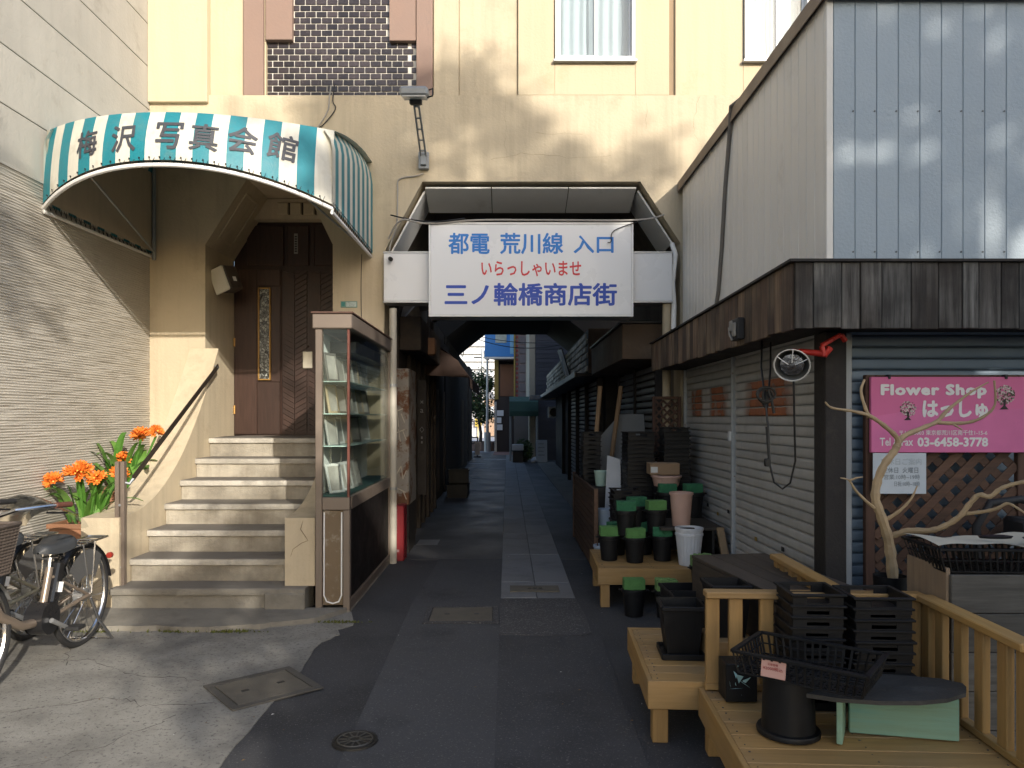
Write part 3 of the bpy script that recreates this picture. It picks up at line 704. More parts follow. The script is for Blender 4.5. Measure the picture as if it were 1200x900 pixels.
for k in range(1, 30):
    u = k/30; p = plan(u); z = zbot(u); q.tube([(p.x, p.y-.006, z+.018),(p.x+.01, p.y-.010, z-.01),(p.x+.02, p.y+.01, z-.05),(p.x+.03,p.y-.010,z-.01),(p.x+.04,p.y-.006,z+.016)], .002, 4)
    q.tube([(p.x,p.y-.010,z+.020),(p.x,p.y-.002,z+.020)],.006,6)
for sx, x in ((1,-1.452),(-1,-3.843)):
    for k in range(24):
        y = 6.2+k*.074; q.tube([(x,y,EYE+1.80),(x-sx*.015,y+.02,EYE+1.735),(x,y+.045,EYE+1.80)], .003, 4)
part('lacing', q, darkmetal, aw, world=True)['kind'] = 'stuff'
# lettering bent onto the fascia
ink = mat('grey_vinyl_letters', (.055,.058,.07), .6, var=.05, bump=0)
chars = '梅沢写真会館'; cx = [100,143,197,238,283,330]; cyt = [(154,183),(149,176),(146,172),(147,175),(150,178),(157,187)]
for ch, px, (ya, yb) in zip(chars, cx, cyt):
    me = text_mesh(ch, 1, 1, .018)
    # horizontal position: solve u for the pixel column
    best = min((abs(VX + plan(i/400).x*FPX/plan(i/400).y - px), i/400) for i in range(401))[1]
    p = plan(best); h = .225; w = .215
    zc = EYE + (VY-(ya+yb)/2)/FPX*(p.y+.03)
    du = w/ (2.375*1.05)
    ang = -.10*(2*best-1)*1.2
    for v in me.vertices:
        a, b = v.co.x-.5, v.co.y-.5
        a, b = a*math.cos(ang)-b*math.sin(ang), a*math.sin(ang)+b*math.cos(ang)
        u = best + a*du; pp = plan(u); z = zc + b*h
        vv = (z-zbot(u))/(ztop(u)-zbot(u)); v.co = Vector((pp.x, pp.y+.10*max(0,vv)**2-.006-v.co.z, z)) - ROOTLOC[aw.name]
    link('letter', me, ink, fascia)

# ------------------------------------------------------------------ display case beside the stairs
dcx0, dcx1, dcy0, dcy1, dch = -1.53, -1.255, 5.90, 7.985, 2.38
cs = thing('display_case', 'tall narrow glass showcase with bronze frame standing beside the stairs', 'showcase', (-1.39, 6.95, 0))
def cpart(n, bxs, m, b=.004, par=None):
    q = MB()
    for bb in bxs: q.box(*bb, b)
    return part(n, q, m, par or cs, world=True)
for (x, y) in ((dcx0, dcy0), (dcx1-.055, dcy0)): cpart('post', [(x, x+.055, y, y+.055, .02, dch-.12)] if x == dcx0 else [(x, x+.055, y, y+.055, .02, .82)], bronze)
cpart('post', [(dcx1-.024,dcx1-.002,dcy0+.004,dcy0+.026,.82,dch-.12)], mat('red_brown_metal',(.16,.06,.045),.4,.4))
cpart('post', [(dcx1-.05,dcx1,dcy1-.09,dcy1,.02,dch-.12)], bronze)
cpart('sill_rail', [(dcx0+.056,dcx1,dcy0-.006,dcy0+.06,.82,.92)], bronze); cpart('sill_rail', [(dcx1-.055,dcx1+.006,dcy0+.061,dcy1-.002,.82,.92)], bronze)
cpart('roof', [(dcx0-.02,dcx1+.02,dcy0-.02,dcy1,dch-.12,dch)], bronze, .008); cpart('roof_edge', [(dcx0-.03,dcx1+.03,dcy0-.03,dcy1,dch,dch+.015)], mat('brown_cap',(.10,.05,.035),.5), .004)
cpart('front_panel', [(dcx0+.056,dcx1-.056,dcy0+.012,dcy0+.03,.06,.815)], mat('scuffed_brown_panel',(.16,.115,.07),.5,.2,var=.15,scale=5,dirt=((.5,.48,.43),.22,9)))
q = MB(); P = [(dcx0+.07,dcy0+.006,.80),(dcx0+.068,dcy0+.006,.14),(dcx0+.09,dcy0+.006,.09),(dcx0+.14,dcy0+.006,.075),(dcx1-.09,dcy0+.006,.09),(dcx1-.068,dcy0+.006,.14),(dcx1-.066,dcy0+.006,.80)]; q.tube(P,.006,6); part('panel_trim', q, whitep, cs, world=True)
cpart('side_panel', [(dcx1-.035,dcx1-.014,dcy0+.06,dcy1-.09,.10,.815)], mat('black_panel',(.010,.008,.008),.6,var=.3,spec=.2))
cpart('plinth', [(dcx0,dcx1,dcy0+.002,dcy1,.0,.02)], concm); cpart('bottom_rail',[(dcx1-.05,dcx1-.001,dcy0+.056,dcy1-.09,.02,.10)], bronze)
cpart('back_panel', [(dcx0+.002,dcx0+.02,dcy0+.06,dcy1,.93,dch-.13)], mat('case_lining',(.82,.84,.82),.7))
cpart('base_board', [(dcx0+.02,dcx1-.03,dcy0+.03,dcy1,.92,.935)], mat('green_felt',(.04,.10,.085),.9))
for zz in (1.32,1.58,1.84): cpart('shelf', [(dcx0+.022,dcx1-.03,dcy0+.05,dcy1-.1,zz,zz+.008)], mat('shelf_glass_edge',(.45,.60,.56),.15,spec=.8), .001)
cpart('upright', [(dcx0+.021,dcx0+.035,y,y+.02,.94,2.1) for y in (6.3,6.7,7.2)], whitep)
cpart('pelmet', [(dcx0+.02,dcx1-.03,dcy0+.4,dcy1-.1,2.1,2.2)], darkmetal)
q = MB(); q.box(dcx0+.056,dcx1-.026,dcy0+.016,dcy0+.022,.925,dch-.125); part('pane', q, glass2, cs, world=True)
q = MB(); q.box(dcx1-.018,dcx1-.012,dcy0+.03,dcy1-.092,.925,dch-.125); part('pane', q, glass2, cs, world=True)
frm = [mat('frame_white',(.62,.62,.60),.5), mat('frame_grey',(.35,.34,.32),.5), mat('frame_dark',(.12,.11,.10),.5), mat('frame_tan',(.42,.33,.22),.5)]
pic = mat('photo_print', (.36,.34,.31), .4, var=.5, scale=7, bump=0)
r_ = random.Random(9)
def frame_proto(k):
    t = thing('picture_frame', 'small framed picture', 'picture frame')
    q = MB(); w,h = .17,.24
    for (a,b,c,d) in ((-w/2,w/2,0,.02),(-w/2,w/2,h-.02,h),(-w/2,-w/2+.02,.02,h-.02),(w/2-.02,w/2,.02,h-.02)): q.box(a,b,-.008,.008,c,d,.002)
    part('frame', q, frm[k], t); q = MB(); q.box(-w/2+.018,w/2-.018,-.002,.004,.018,h-.018); part('picture', q, pic, t); return t
protos = [frame_proto(k) for k in range(4)]; used = set()
def put_frame(k, loc, rz, tilt, lab, grp):
    if k in used: o = copy_thing(protos[k], loc)
    else: o = protos[k]; o.location = loc; used.add(k)
    o.rotation_euler = (tilt, 0, rz); o['label'] = lab; o['group'] = grp
for i in range(5): put_frame(0 if i < 3 else i-2, (-1.40+.01*i, 6.1+i*.16, .937), math.radians(58+i*4), math.radians(-14), 'white framed picture leaning on the showcase floor' if i < 3 else ('grey framed picture leaning on the showcase floor' if i==3 else 'dark framed picture leaning on the showcase floor'), 'pictures on the showcase floor')
for zz, nm in ((1.329,'lowest'),(1.589,'middle'),(1.849,'top')):
    for i in range(6):
        k = (i*7+int(zz*10)) % 4; put_frame(k, (-1.43, 6.12+i*.28+r_.uniform(-.03,.03), zz), math.radians(75+r_.uniform(-12,12)), math.radians(-10), ['white','grey','dark','tan'][k]+' framed picture standing on the %s showcase shelf' % nm, 'pictures on the showcase shelves')
for k in range(4):
    if k not in used: put_frame(k, (-1.43, 7.8, .937), 1.3, -.2, 'framed picture at the back of the showcase floor', 'pictures on the showcase floor')

# ------------------------------------------------------------------ passage sign and its beam
sg = thing('arcade_sign', 'white box sign with blue and red Japanese lettering over the passage', 'sign', (.24, 7.9, 2.6))
sx0, sx1, sz0, sz1, sy = -.825, 1.312, 2.61, 3.595, 7.76
q = MB(); q.box(sx0,sx1,sy,8.06,sz0,sz1,.004); body = part('casing', q, galv, sg, world=True)
q = MB(); q.box(sx0+.022,sx1-.022,sy-.006,sy-.001,sz0+.022,sz1-.022,.002); face = part('face', q, signw, sg, world=True)
q = MB(); f=.02
for (a,b,c,d) in ((sx0,sx1,sz0,sz0+f),(sx0,sx1,sz1-f,sz1),(sx0,sx0+f,sz0+f,sz1-f),(sx1-f,sx1,sz0+f,sz1-f)): q.box(a,b,sy-.012,sy-.0005,c,d,.003)
part('frame', q, whitep, sg, world=True)
def px(x): return (x-VX)/FPX*sy
def pz(y): return EYE+(VY-y)/FPX*sy
LY = sy-.0075
lettering(face,'都電',bluel,px(525.5),px(574),pz(298),pz(273),LY,.022)
lettering(face,'荒川線',bluel,px(586),px(660),pz(298),pz(273),LY,.022)
lettering(face,'入口',bluel,px(672),px(719),pz(297),pz(276),LY,.022)
lettering(face,'いらっしゃいませ',redl,px(564),px(681),pz(324),pz(306),LY,.018)
lettering(face,'三ノ輪橋商店街',blued,px(521),px(723),pz(358.5),pz(331.5),LY,.026)
bmx = thing('sign_beam', 'plain white band beam behind the passage sign', 'beam', (.24, 8.0, 2.79))
q = MB(); q.box(-1.315,1.745,7.865,8.12,2.79,3.30,.006); part('casing', q, signw, bmx, world=True)
q = MB(); q.box(-1.32,1.75,7.86,8.125,2.775,2.789); q.box(-1.32,1.75,7.86,8.125,3.301,3.315); part('edge_trim', q, galv, bmx, world=True)
# ------------------------------------------------------------------ flower shop on the right
XS, YS = 1.86, 4.33
fs = thing('flower_shop', 'shuttered flower shop clad in pale metal panels above a dark plank fascia', 'shop', (2.9, 6.1, 0))
side_m = mat('cream_metal_siding', (.78,.755,.70), .5, .0, var=.05, scale=3, bump=.05, bscale=60, dirt=((.46,.42,.35),.10,1.6), streak=.08, rnd=.02)
front_m = mat('shade_blue_siding', (.35,.415,.465), .55, .0, var=.06, scale=3, bump=.10, bscale=55, rnd=.02)  # same metal as the side; blue sky shade is put into this colour
soot = mat('black_timber', (.022,.018,.016), .75, var=.35, scale=4, bump=.1, dirt=((.06,.05,.04),.2,6))
q = MB(); q.box(XS+.03,4.6,YS+.03,7.99,2.2,4.02); q.box(XS+.3,4.6,YS+.45,7.98,0,2.2); part('core_wall', q, mat('core_grey',(.25,.25,.25),.9), fs, world=True)
W = .126
me_f = MB().box(-W/2+.0012,W/2-.0012,-.012,.012,0,1.66,.003).mesh('panel')
me_s = MB().box(-.012,.012,-W/2+.0022,W/2-.0022,0,1.66,.004).mesh('panel')
x = XS+.04+W/2
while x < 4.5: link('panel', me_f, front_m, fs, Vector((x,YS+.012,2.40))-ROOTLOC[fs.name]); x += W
y = YS+.04+W/2
while y < 7.96: link('panel', me_s, side_m, fs, Vector((XS+.012,y,2.35))-ROOTLOC[fs.name]); y += W
q = MB(); q.box(XS-.002,XS+.038,YS-.002,YS+.038,2.35,4.06,.004); part('corner_trim', q, side_m, fs, world=True)
sc_m = mat('screw_grey',(.12,.13,.14),.5,.5,bump=0)
q = MB()
for i in range(10):
    xx = XS+.04+W*(i*1+.9)
    for zz in (2.52,3.34): q.tube([(xx,YS-.004,zz),(xx,YS+.001,zz)],.0055,6)
o = part('screw_heads', q, sc_m, fs, world=True); o['kind'] = 'stuff'
coping = mat('brown_coping',(.20,.155,.12),.55,.2,var=.1)
q = MB(); q.box(XS-.03,4.6,YS-.03,7.985,4.06,4.075); q.box(XS-.035,XS-.028,YS-.035,7.985,3.98,4.078); q.box(XS-.034,4.6,YS-.036,YS-.029,3.98,4.078); part('coping', q, coping, fs, world=True)
# plank fascia
XC, YC, ZF0, ZF1 = 1.54, 4.0, 2.03, 2.40
fw = [woodmat('weathered_plank_%d' % k, c, 2, .6, .8, 1.2, dirt=((.26,.25,.23),.8), rnd=.4, bump=.3) for k, c in enumerate([(.020,.015,.012),(.034,.027,.022),(.013,.011,.010)])]
r_ = random.Random(21); x = XC+.004
while x < 4.5:
    w = r_.uniform(.085,.165); q = MB(); dz = r_.uniform(-.006,.006); q.box(x+.002,x+w-.002,YC-.012+r_.uniform(-.005,.004),YC+.012,ZF0+dz,ZF1-.012,.003)
    part('plank', q, fw[r_.randrange(3)], fs, world=True); x += w
y = YC+.014
swd = [woodmat('brown_plank_%d' % k, c, 2, .5, .75, 1.2, dirt=((.34,.25,.16),.7), rnd=.35, bump=.25) for k, c in enumerate([(.075,.046,.030),(.10,.062,.04),(.055,.036,.026)])]
while y < 7.9:
    w = r_.uniform(.10,.17); w = min(w, 7.92-y); q = MB(); q.box(XC-.012+r_.uniform(-.004,.004),XC+.012,y+.002,y+w-.002,ZF0+r_.uniform(-.006,.006)+.02*(y-YC)/4,ZF1-.012-.06*(y-YC)/4,.003)
    part('plank', q, swd[r_.randrange(3)], fs, world=True); y += w
q = MB(); q.prism([(XC-.03,YC-.03),(4.5,YC-.03),(4.5,YS),(XS,YS),(XS,7.92),(XC-.03,7.92)],'z',ZF1-.01,ZF1+.004); cap = part('fascia_cap', q, soot, fs, world=True)
for v in cap.data.vertices: v.co.z -= .055*max(0,(v.co.y+ROOTLOC[fs.name].y-YC-.05))/4
q = MB(); q.prism([(XC+.013,YC+.013),(4.5,YC+.013),(4.5,YS+.1),(XS+.02,YS+.1),(XS+.02,7.90),(XC+.013,7.90)],'z',ZF0+.03,ZF0+.05); part('soffit', q, soot, fs, world=True)
# shutters: every slat a piece
slat_m = mat('pale_shutter_steel',(.56,.55,.53),.45,.35,var=.10,scale=3,bump=.03,dirt=((.30,.27,.23),.14,2.5),streak=.2,rnd=.06)
slat_b = mat('blue_grey_shutter_steel',(.20,.26,.33),.45,.35,var=.10,scale=3,bump=.03,dirt=((.13,.12,.11),.1,3),rnd=.05)
def slat_mesh(L, pitch=.068, along='y', fac=-1):
    prof = [(0,.0),(-.004,.0),(-.010,.006),(-.0115,.016),(-.0115,.050),(-.010,.056),(-.003,.059),(-.006,.062),(0,.0645),(.008,.0645),(.008,0)]
    q = MB()
    if along == 'y': q.prism([(px_, z_) for px_, z_ in prof],'y',-L/2,L/2)
    else: q.add(*prism_x(prof, L))
    return q.mesh('slat', True)
def prism_x(prof, L):
    n = len(prof); vs = [(-L/2,p,z) for p,z in prof]+[(L/2,p,z) for p,z in prof]
    return vs, [tuple(range(n)),tuple(range(2*n-1,n-1,-1))]+[(i,(i+1)%n,n+(i+1)%n,n+i) for i in range(n)]
def shutter(root, x, y0, y1, ztop, m, zbot=.02, pitch=.068, along='y', nm='shutter'):
    """a rolled-down shutter: guide rails, bottom bar and single slats"""
    L = y1-y0; q = MB()
    if along == 'y':
        q.box(x-.012,x+.012,y0+.01,y1-.01,zbot,zbot+.05,.004)
    else: q.box(y0+.01,y1-.01,x-.012,x+.012,zbot,zbot+.05,.004)
    sh = part(nm, q, m, root, world=True)
    me = slat_mesh(L-.02, pitch, along); z = zbot+.052
    while z < ztop-.02:
        p = Vector((x,(y0+y1)/2,z)) if along == 'y' else Vector(((y0+y1)/2,x,z))
        link('slat', me, m, sh, p-ROOTLOC[root.name], (0,0,0)); z += pitch
    return sh
S1 = shutter(fs, 1.90, 6.22, 7.84, 2.07, slat_m); S2 = shutter(fs, 1.90, 4.53, 6.17, 2.07, slat_m)
orange = mat('orange_spray',(.42,.10,.03),.6,var=.3,scale=6,bump=0,dirt=((.30,.27,.24),.45,9))
# rust-orange sprayed patches: thin skins that follow each slat face
rustp = mat('orange_rust_stain',(.40,.13,.05),.7,var=.3,scale=5,bump=0)
N = rustp.node_tree.nodes; L = rustp.node_tree.links; tcn = N.new('ShaderNodeTexCoord'); nn = N.new('ShaderNodeTexNoise'); nn.inputs['Scale'].default_value = 4.0; nn.inputs['Detail'].default_value = 5
L.new(tcn.outputs['Object'], nn.inputs['Vector']); sx_ = N.new('ShaderNodeSeparateXYZ'); L.new(tcn.outputs['Generated'], sx_.inputs[0])
e1 = N.new('ShaderNodeMath'); e1.operation = 'PINGPONG'; e1.inputs[1].default_value = .5; L.new(sx_.outputs['Y'], e1.inputs[0])
e2 = N.new('ShaderNodeMapRange'); e2.inputs['From Max'].default_value = .18; L.new(e1.outputs[0], e2.inputs['Value'])
e3 = N.new('ShaderNodeMapRange'); e3.inputs['From Min'].default_value = .15; e3.inputs['From Max'].default_value = .58; e3.inputs['To Max'].default_value = .85; L.new(nn.outputs['Fac'], e3.inputs['Value'])
e4 = N.new('ShaderNodeMath'); e4.operation = 'MULTIPLY'; L.new(e2.outputs[0], e4.inputs[0]); L.new(e3.outputs[0], e4.inputs[1]); L.new(e4.outputs[0], N['Principled BSDF'].inputs['Alpha'])
for (y0,y1,z0,z1) in ((4.85,5.95,1.52,1.80),(6.35,6.95,1.52,1.82),(7.15,7.65,1.53,1.80)):
    z = .072
    while z < 2.0:
        if z0 <= z <= z1:  # one skin per slat
            q = MB(); pr = [(-.005,.0),(-.0112,.006),(-.0127,.016),(-.0127,.050),(-.0112,.0565)]; a, b = y0+r_.uniform(-.03,.03), y1+r_.uniform(-.03,.03)
            q.add([(1.90+p,yy,z+h) for yy in (a,b) for p,h in pr],[(i,i+1,i+6,i+5) for i in range(4)]); part('paint_patch', q, rustp, S2 if y0 < 6 else S1, world=True)
        z += .068
for (y, zz, c) in ((6.95,.70,0),(6.62,.66,1),(6.3,.72,0),(5.05,.62,0),(5.6,.60,1)):
    q = MB(); q.box(1.876,1.8805,y,y+.045,zz+.02,zz+.05); part('sticker', q, [darkmetal, mat('dull_yellow_tape',(.30,.20,.05),.6)][c], S2 if y < 6.2 else S1, world=True)
rail_m = mat('white_rusty_rail',(.42,.44,.45),.6,.2,var=.15,scale=6,bump=.05,rust=((.16,.07,.03),9,.60))
for y in (7.845,6.175,4.465): q = MB(); q.box(1.865,1.915,y,y+(.06 if y<5 else .04),0,2.06,.004); part('guide_rail', q, rail_m, fs, world=True)
q = MB(); q.box(1.85,1.868,6.19,6.25,1.36,1.44,.004); part('lock_box', q, whitep, fs, world=True)
q = MB(); q.box(1.83,1.955,4.28,4.44,0,2.05,.006); part('corner_column', q, soot, fs, world=True)
q = MB(); q.box(1.957,2.015,4.34,4.42,0,2.05,.006); part('guide_rail', q, rail_m, fs, world=True)
shutter(fs, 4.42, 2.02, 4.4, 2.07, slat_b, along='x', nm='shutter')
# ------------------------------------------------------------------ pink sign, notice, lattice
brownb = woodmat('brown_lattice_wood',(.085,.043,.025),0,.35,.7,1.2,rnd=.25)
ps = thing('shop_sign', 'pink flower shop sign with white lettering and two blossom trees', 'sign', (2.53, 4.27, 1.35))
q = MB(); q.box(2.085,2.985,4.262,4.285,1.352,1.787,.003); pf = part('board', q, mat('pink_sign',(.66,.15,.32),.5,var=.04,scale=2,bump=0), ps, world=True)
PY = 4.2595
hill = MB(); hp = [(2.09,1.355),(2.98,1.355)] + [(2.98-.89*k/20, 1.355+.20+.05*math.sin(k/20*3.1)-.0+(.05 if k<6 else 0)*(1-k/6)) for k in range(21)]
hill.prism(hp,'y',4.2608,4.2618); part('hill_print', hill, mat('light_pink_print',(.68,.17,.36),.5,bump=0), ps, world=True)
wprint = mat('white_print',(.78,.76,.74),.5,var=.03,bump=0)
def sxp(x): return (x-VX)/FPX*PY
def szp(y): return EYE+(VY-y)/FPX*PY
lettering(pf,'Flower Shop',wprint,sxp(1032),sxp(1156.5),szp(467),szp(450),PY,.055,1.12)
lettering(pf,'はっしゅ',wprint,sxp(1081),sxp(1158),szp(490),szp(469),PY,.045)
lettering(pf,'〒116-0003 東京都荒川区南千住1-15-6',wprint,sxp(1054),sxp(1157),szp(510),szp(504),PY,.012)
lettering(pf,'Tel & Fax',wprint,sxp(1031),sxp(1070),szp(522.5),szp(513),PY,.02)
lettering(pf,'03-6458-3778',wprint,sxp(1075),sxp(1158),szp(523.5),szp(512.5),PY,.04)
# two printed blossom trees
bl = [mat('blossom_a',(.55,.42,.40),.6,bump=0),mat('blossom_b',(.10,.08,.05),.6,bump=0),mat('blossom_c',(.68,.62,.58),.6,bump=0)]
for (cx_, cy_, rr) in ((1064,479,9.5),(1177,463,12)):
    q = MB(); c0 = Vector((sxp(cx_),PY,szp(cy_))); s = rr/FPX*PY
    for k in range(150):
        a = r_.uniform(0,6.28); d = s*math.sqrt(r_.random()); p = c0+Vector((d*math.cos(a),-.0002*(k%5),d*math.sin(a)*.95)); w_ = s*r_.uniform(.05,.12)
        q.add([(p.x+w_*math.cos(j*1.256),p.y,p.z+w_*math.sin(j*1.256)) for j in range(5)],[(0,1,2,3,4)],r_.choice([0,0,1,1,2]))
    part('blossom_print', q, bl, pf, world=True)['kind'] = 'stuff'
    q = MB(); q.prism([(c0.x-s*.12,c0.z-s*.4),(c0.x+s*.15,c0.z-s*.4),(c0.x+s*.1,c0.z-s*1.05),(c0.x+s*.4,c0.z-s*1.4),(c0.x-s*.5,c0.z-s*1.4),(c0.x-s*.1,c0.z-s*1.05)],'y',PY-.0016,PY-.001); part('trunk_print', q, mat('dark_print',(.03,.02,.02),.6,bump=0), pf, world=True)
q = MB()
for xx in (2.19,2.86): q.box(xx-.006,xx+.006,4.255,4.29,1.775,1.80)
part('hook', q, darkmetal, ps, world=True)['kind'] = 'stuff'
nt = thing('opening_notice', 'white paper notice with opening days under the pink sign', 'notice', (2.24, 4.25, 1.12))
q = MB(); q.box(2.09,2.395,4.248,4.252,1.117,1.350,.001); nb = part('paper', q, mat('paper_bluish',(.55,.60,.64),.7,bump=.02), nt, world=True)
nk = mat('grey_ink',(.22,.25,.28),.7,bump=0)
def nz(y): return EYE+(VY-y)/FPX*4.247
def nx(x): return (x-VX)/FPX*4.247
lettering(nb,'定休日ご案内',mat('faint_ink',(.42,.47,.50),.7,bump=0),nx(1032),nx(1080),nz(545),nz(537),4.2472,.006)
lettering(nb,'定休日  火曜日',nk,nx(1034),nx(1076),nz(554.5),nz(547.5),4.2472,.006)
lettering(nb,'営業:10時~19時',nk,nx(1036),nx(1078),nz(562),nz(556),4.2472,.004)
lettering(nb,'日祝:10時~18時',nk,nx(1048),nx(1078),nz(570),nz(564),4.2472,.004)
lt = thing('lattice_screen', 'brown diagonal wooden lattice screen under the pink sign', 'lattice', (2.55, 4.31, 0))
for (a,b,c,d) in ((2.07,2.125,.0,1.80),(2.95,3.0,.0,1.80)): q = MB(); q.box(a,b,4.292,4.33,c,d,.003); part('frame_bar', q, woodmat('brown_frame_wood',(.075,.036,.022),2,.3,.7), lt, world=True)
q = MB(); q.box(2.126,2.949,4.292,4.33,1.74,1.80,.003); part('frame_bar', q, brownb, lt, world=True)
def lattice(root, ax0, ax1, z0, z1, Y, th=.008, wd=.05, step=.135, m=brownb, ydir=1):
    for dirn in (1,-1):
        c = ax0-(z1-z0)
        while c < ax1+(z1-z0):
            # line x = c + t, z = z0 + t  (or mirrored)
            t0 = max(0, ax0-c); t1 = min(z1-z0, ax1-c)
            if t1-t0 > .06:
                if dirn > 0: p, r2 = (c+t0, z0+t0), (c+t1, z0+t1)
                else: p, r2 = (c+t0, z1-t0), (c+t1, z1-t1)
                q = MB(); yy = Y+(0 if dirn > 0 else ydir*(th+.001)); q.bar((p[0],yy,p[1]),(r2[0],yy,r2[1]),th,wd,.002,up=(0,1,0) if False else (0,0,1)); part('lattice_slat', q, m, root, world=True)
            c += step
lattice(lt, 2.126, 2.949, .05, 1.40, 4.305)
# ------------------------------------------------------------------ clip-on heat lamp and its cord
hl = thing('clamp_lamp', 'round reflector lamp on a red clamp hanging under the plank fascia', 'lamp', at(928,428,4.12))
LC = at(928,428,4.12); R = Vector((-.42,-.80,-.45)).to_track_quat('Z','Y').to_matrix()
redp = mat('red_lamp_paint',(.48,.03,.02),.4,var=.12)
q = MB(); q.lathe([(.03,-.085),(.05,-.07),(.078,-.03),(.093,.0),(.098,.004),(.095,.006),(.09,.002)],28,(0,0,0),R,caps=False); part('reflector', q, mat('white_reflector',(.62,.60,.56),.35), hl, smooth=True)
q = MB(); q.lathe([(.0895,.0015),(.072,-.028),(.045,-.062),(.0,-.064)],28,(0,0,0),R,caps=False); part('inner_shell', q, mat('dark_inner_shell',(.10,.10,.095),.4,.3,var=.3,bump=.02), hl, smooth=True)
q = MB(); q.lathe([(.03,-.060),(.058,-.026),(.068,-.012),(.064,-.004),(.036,.004),(.0,.006)],12,(0,0,0),R); part('lamp_glass', q, mat('silvered_bulb',(.42,.44,.48),.10,1.0,var=.6,scale=40,bump=.45,bscale=26), hl, smooth=True)
q = MB()
for k in range(3):
    a = k*math.pi/3+.4; q.tube([R @ Vector((.092*math.cos(a),.092*math.sin(a),.003)), R @ Vector((.05*math.cos(a),.05*math.sin(a),.014)), R @ Vector((.02*math.cos(a),.02*math.sin(a),.016))],.0022,5)
part('guard_wires', q, whitep, hl)['kind'] = 'stuff'
q = MB(); q.lathe([(.03,-.165),(.036,-.16),(.04,-.10),(.052,-.08),(.05,-.07)],16,(0,0,0),R); part('socket', q, redp, hl, smooth=True)
ca = R @ Vector((0,0,-.13))
q = MB(); P = [ca, ca+Vector((.04,.02,.03)), at(968,415,4.15)-LC, at(972,408,4.16)-LC]; q.tube(P,[.018,.016,.02,.02],10); part('swivel', q, redp, hl, smooth=True)
q = MB()
for a,b in ((at(966,418,4.15),at(963,405,4.15)),(at(963,405,4.15),at(975,398,4.16)),(at(975,398,4.16),at(985,392,4.17)),(at(985,392,4.17),at(991,400,4.18))): q.bar(a-LC,b-LC,.028,.022,.004)
part('clamp', q, redp, hl)
cd = MB()
LC0 = LC
P = [at(893,400,4.9),at(892,430,4.6),at(895,455,4.4),at(897,470,4.35),at(900,500,4.33),at(902,545,4.32)]
cd.tube(P,.006,6)
P2 = [at(930,447,4.14),at(931,500,4.2),at(932,540,4.25),at(926,566,4.28),at(917,573,4.3),at(907,565,4.32),at(901,540,4.33),at(898,500,4.34)]
cd.tube(P2,.006,6)
P3 = [at(903,402,4.9),at(903,430,4.6),at(901,455,4.38),at(899,478,4.35)]; cd.tube(P3,.006,6)
for k in range(3):
    c = at(897,462,4.34); cd.tube([c+Vector(((.055-.012*k)*math.cos(t*.5236)*(1 if k<2 else .35), .012*k-.01, (.042+.012*(k==2))*math.sin(t*.5236)-.01*k)) for t in range(12)],.0065,6,True)
c = at(900,458,4.33); cd.tube([c,c+Vector((.02,0,-.05)),c+Vector((.035,0,-.13))],.009,6); cd.cb(at(899,542,4.33),(.03,.03,.045),None,.004)
co_ = part('cord', cd, cable, hl, smooth=True, world=True); co_['label'] = 'knotted black cord looped against the shutter'
jb = thing('junction_box', 'weathered metal junction box screwed to the side of the plank fascia', 'junction box', (1.52, 4.87, 2.05))
q = MB(); q.box(1.48,1.526,4.78,4.93,2.06,2.20,.006); part('box', q, darkmetal, jb, world=True)
q = MB(); q.box(1.462,1.479,4.80,4.85,2.08,2.17,.004); q.box(1.464,1.479,4.87,4.92,2.12,2.19,.004); q.tube([(1.47,4.86,2.06),(1.465,4.90,2.10),(1.47,4.93,2.15)],.008,6); part('terminal', q, mat('dull_silver',(.30,.29,.27),.5,.5), jb, world=True)
# hose over the siding
q = MB(); P = [at(858,127,5.96),at(848,132,6.1),at(842,160,6.18),at(836,220,6.3),at(829,290,6.4),at(820,340,6.5),at(813,366,6.6)]
P = [Vector((1.845,p.y,p.z)) for p in P]; P[0] = Vector((1.87,5.9,4.10)); P[1]=Vector((1.82,6.05,4.09))
q.tube(P,.018,8); single('wall_hose', q, mat('grey_hose',(.16,.145,.13),.6), 'grey hose hanging over the edge of the pale metal side wall', 'hose', smooth=True)
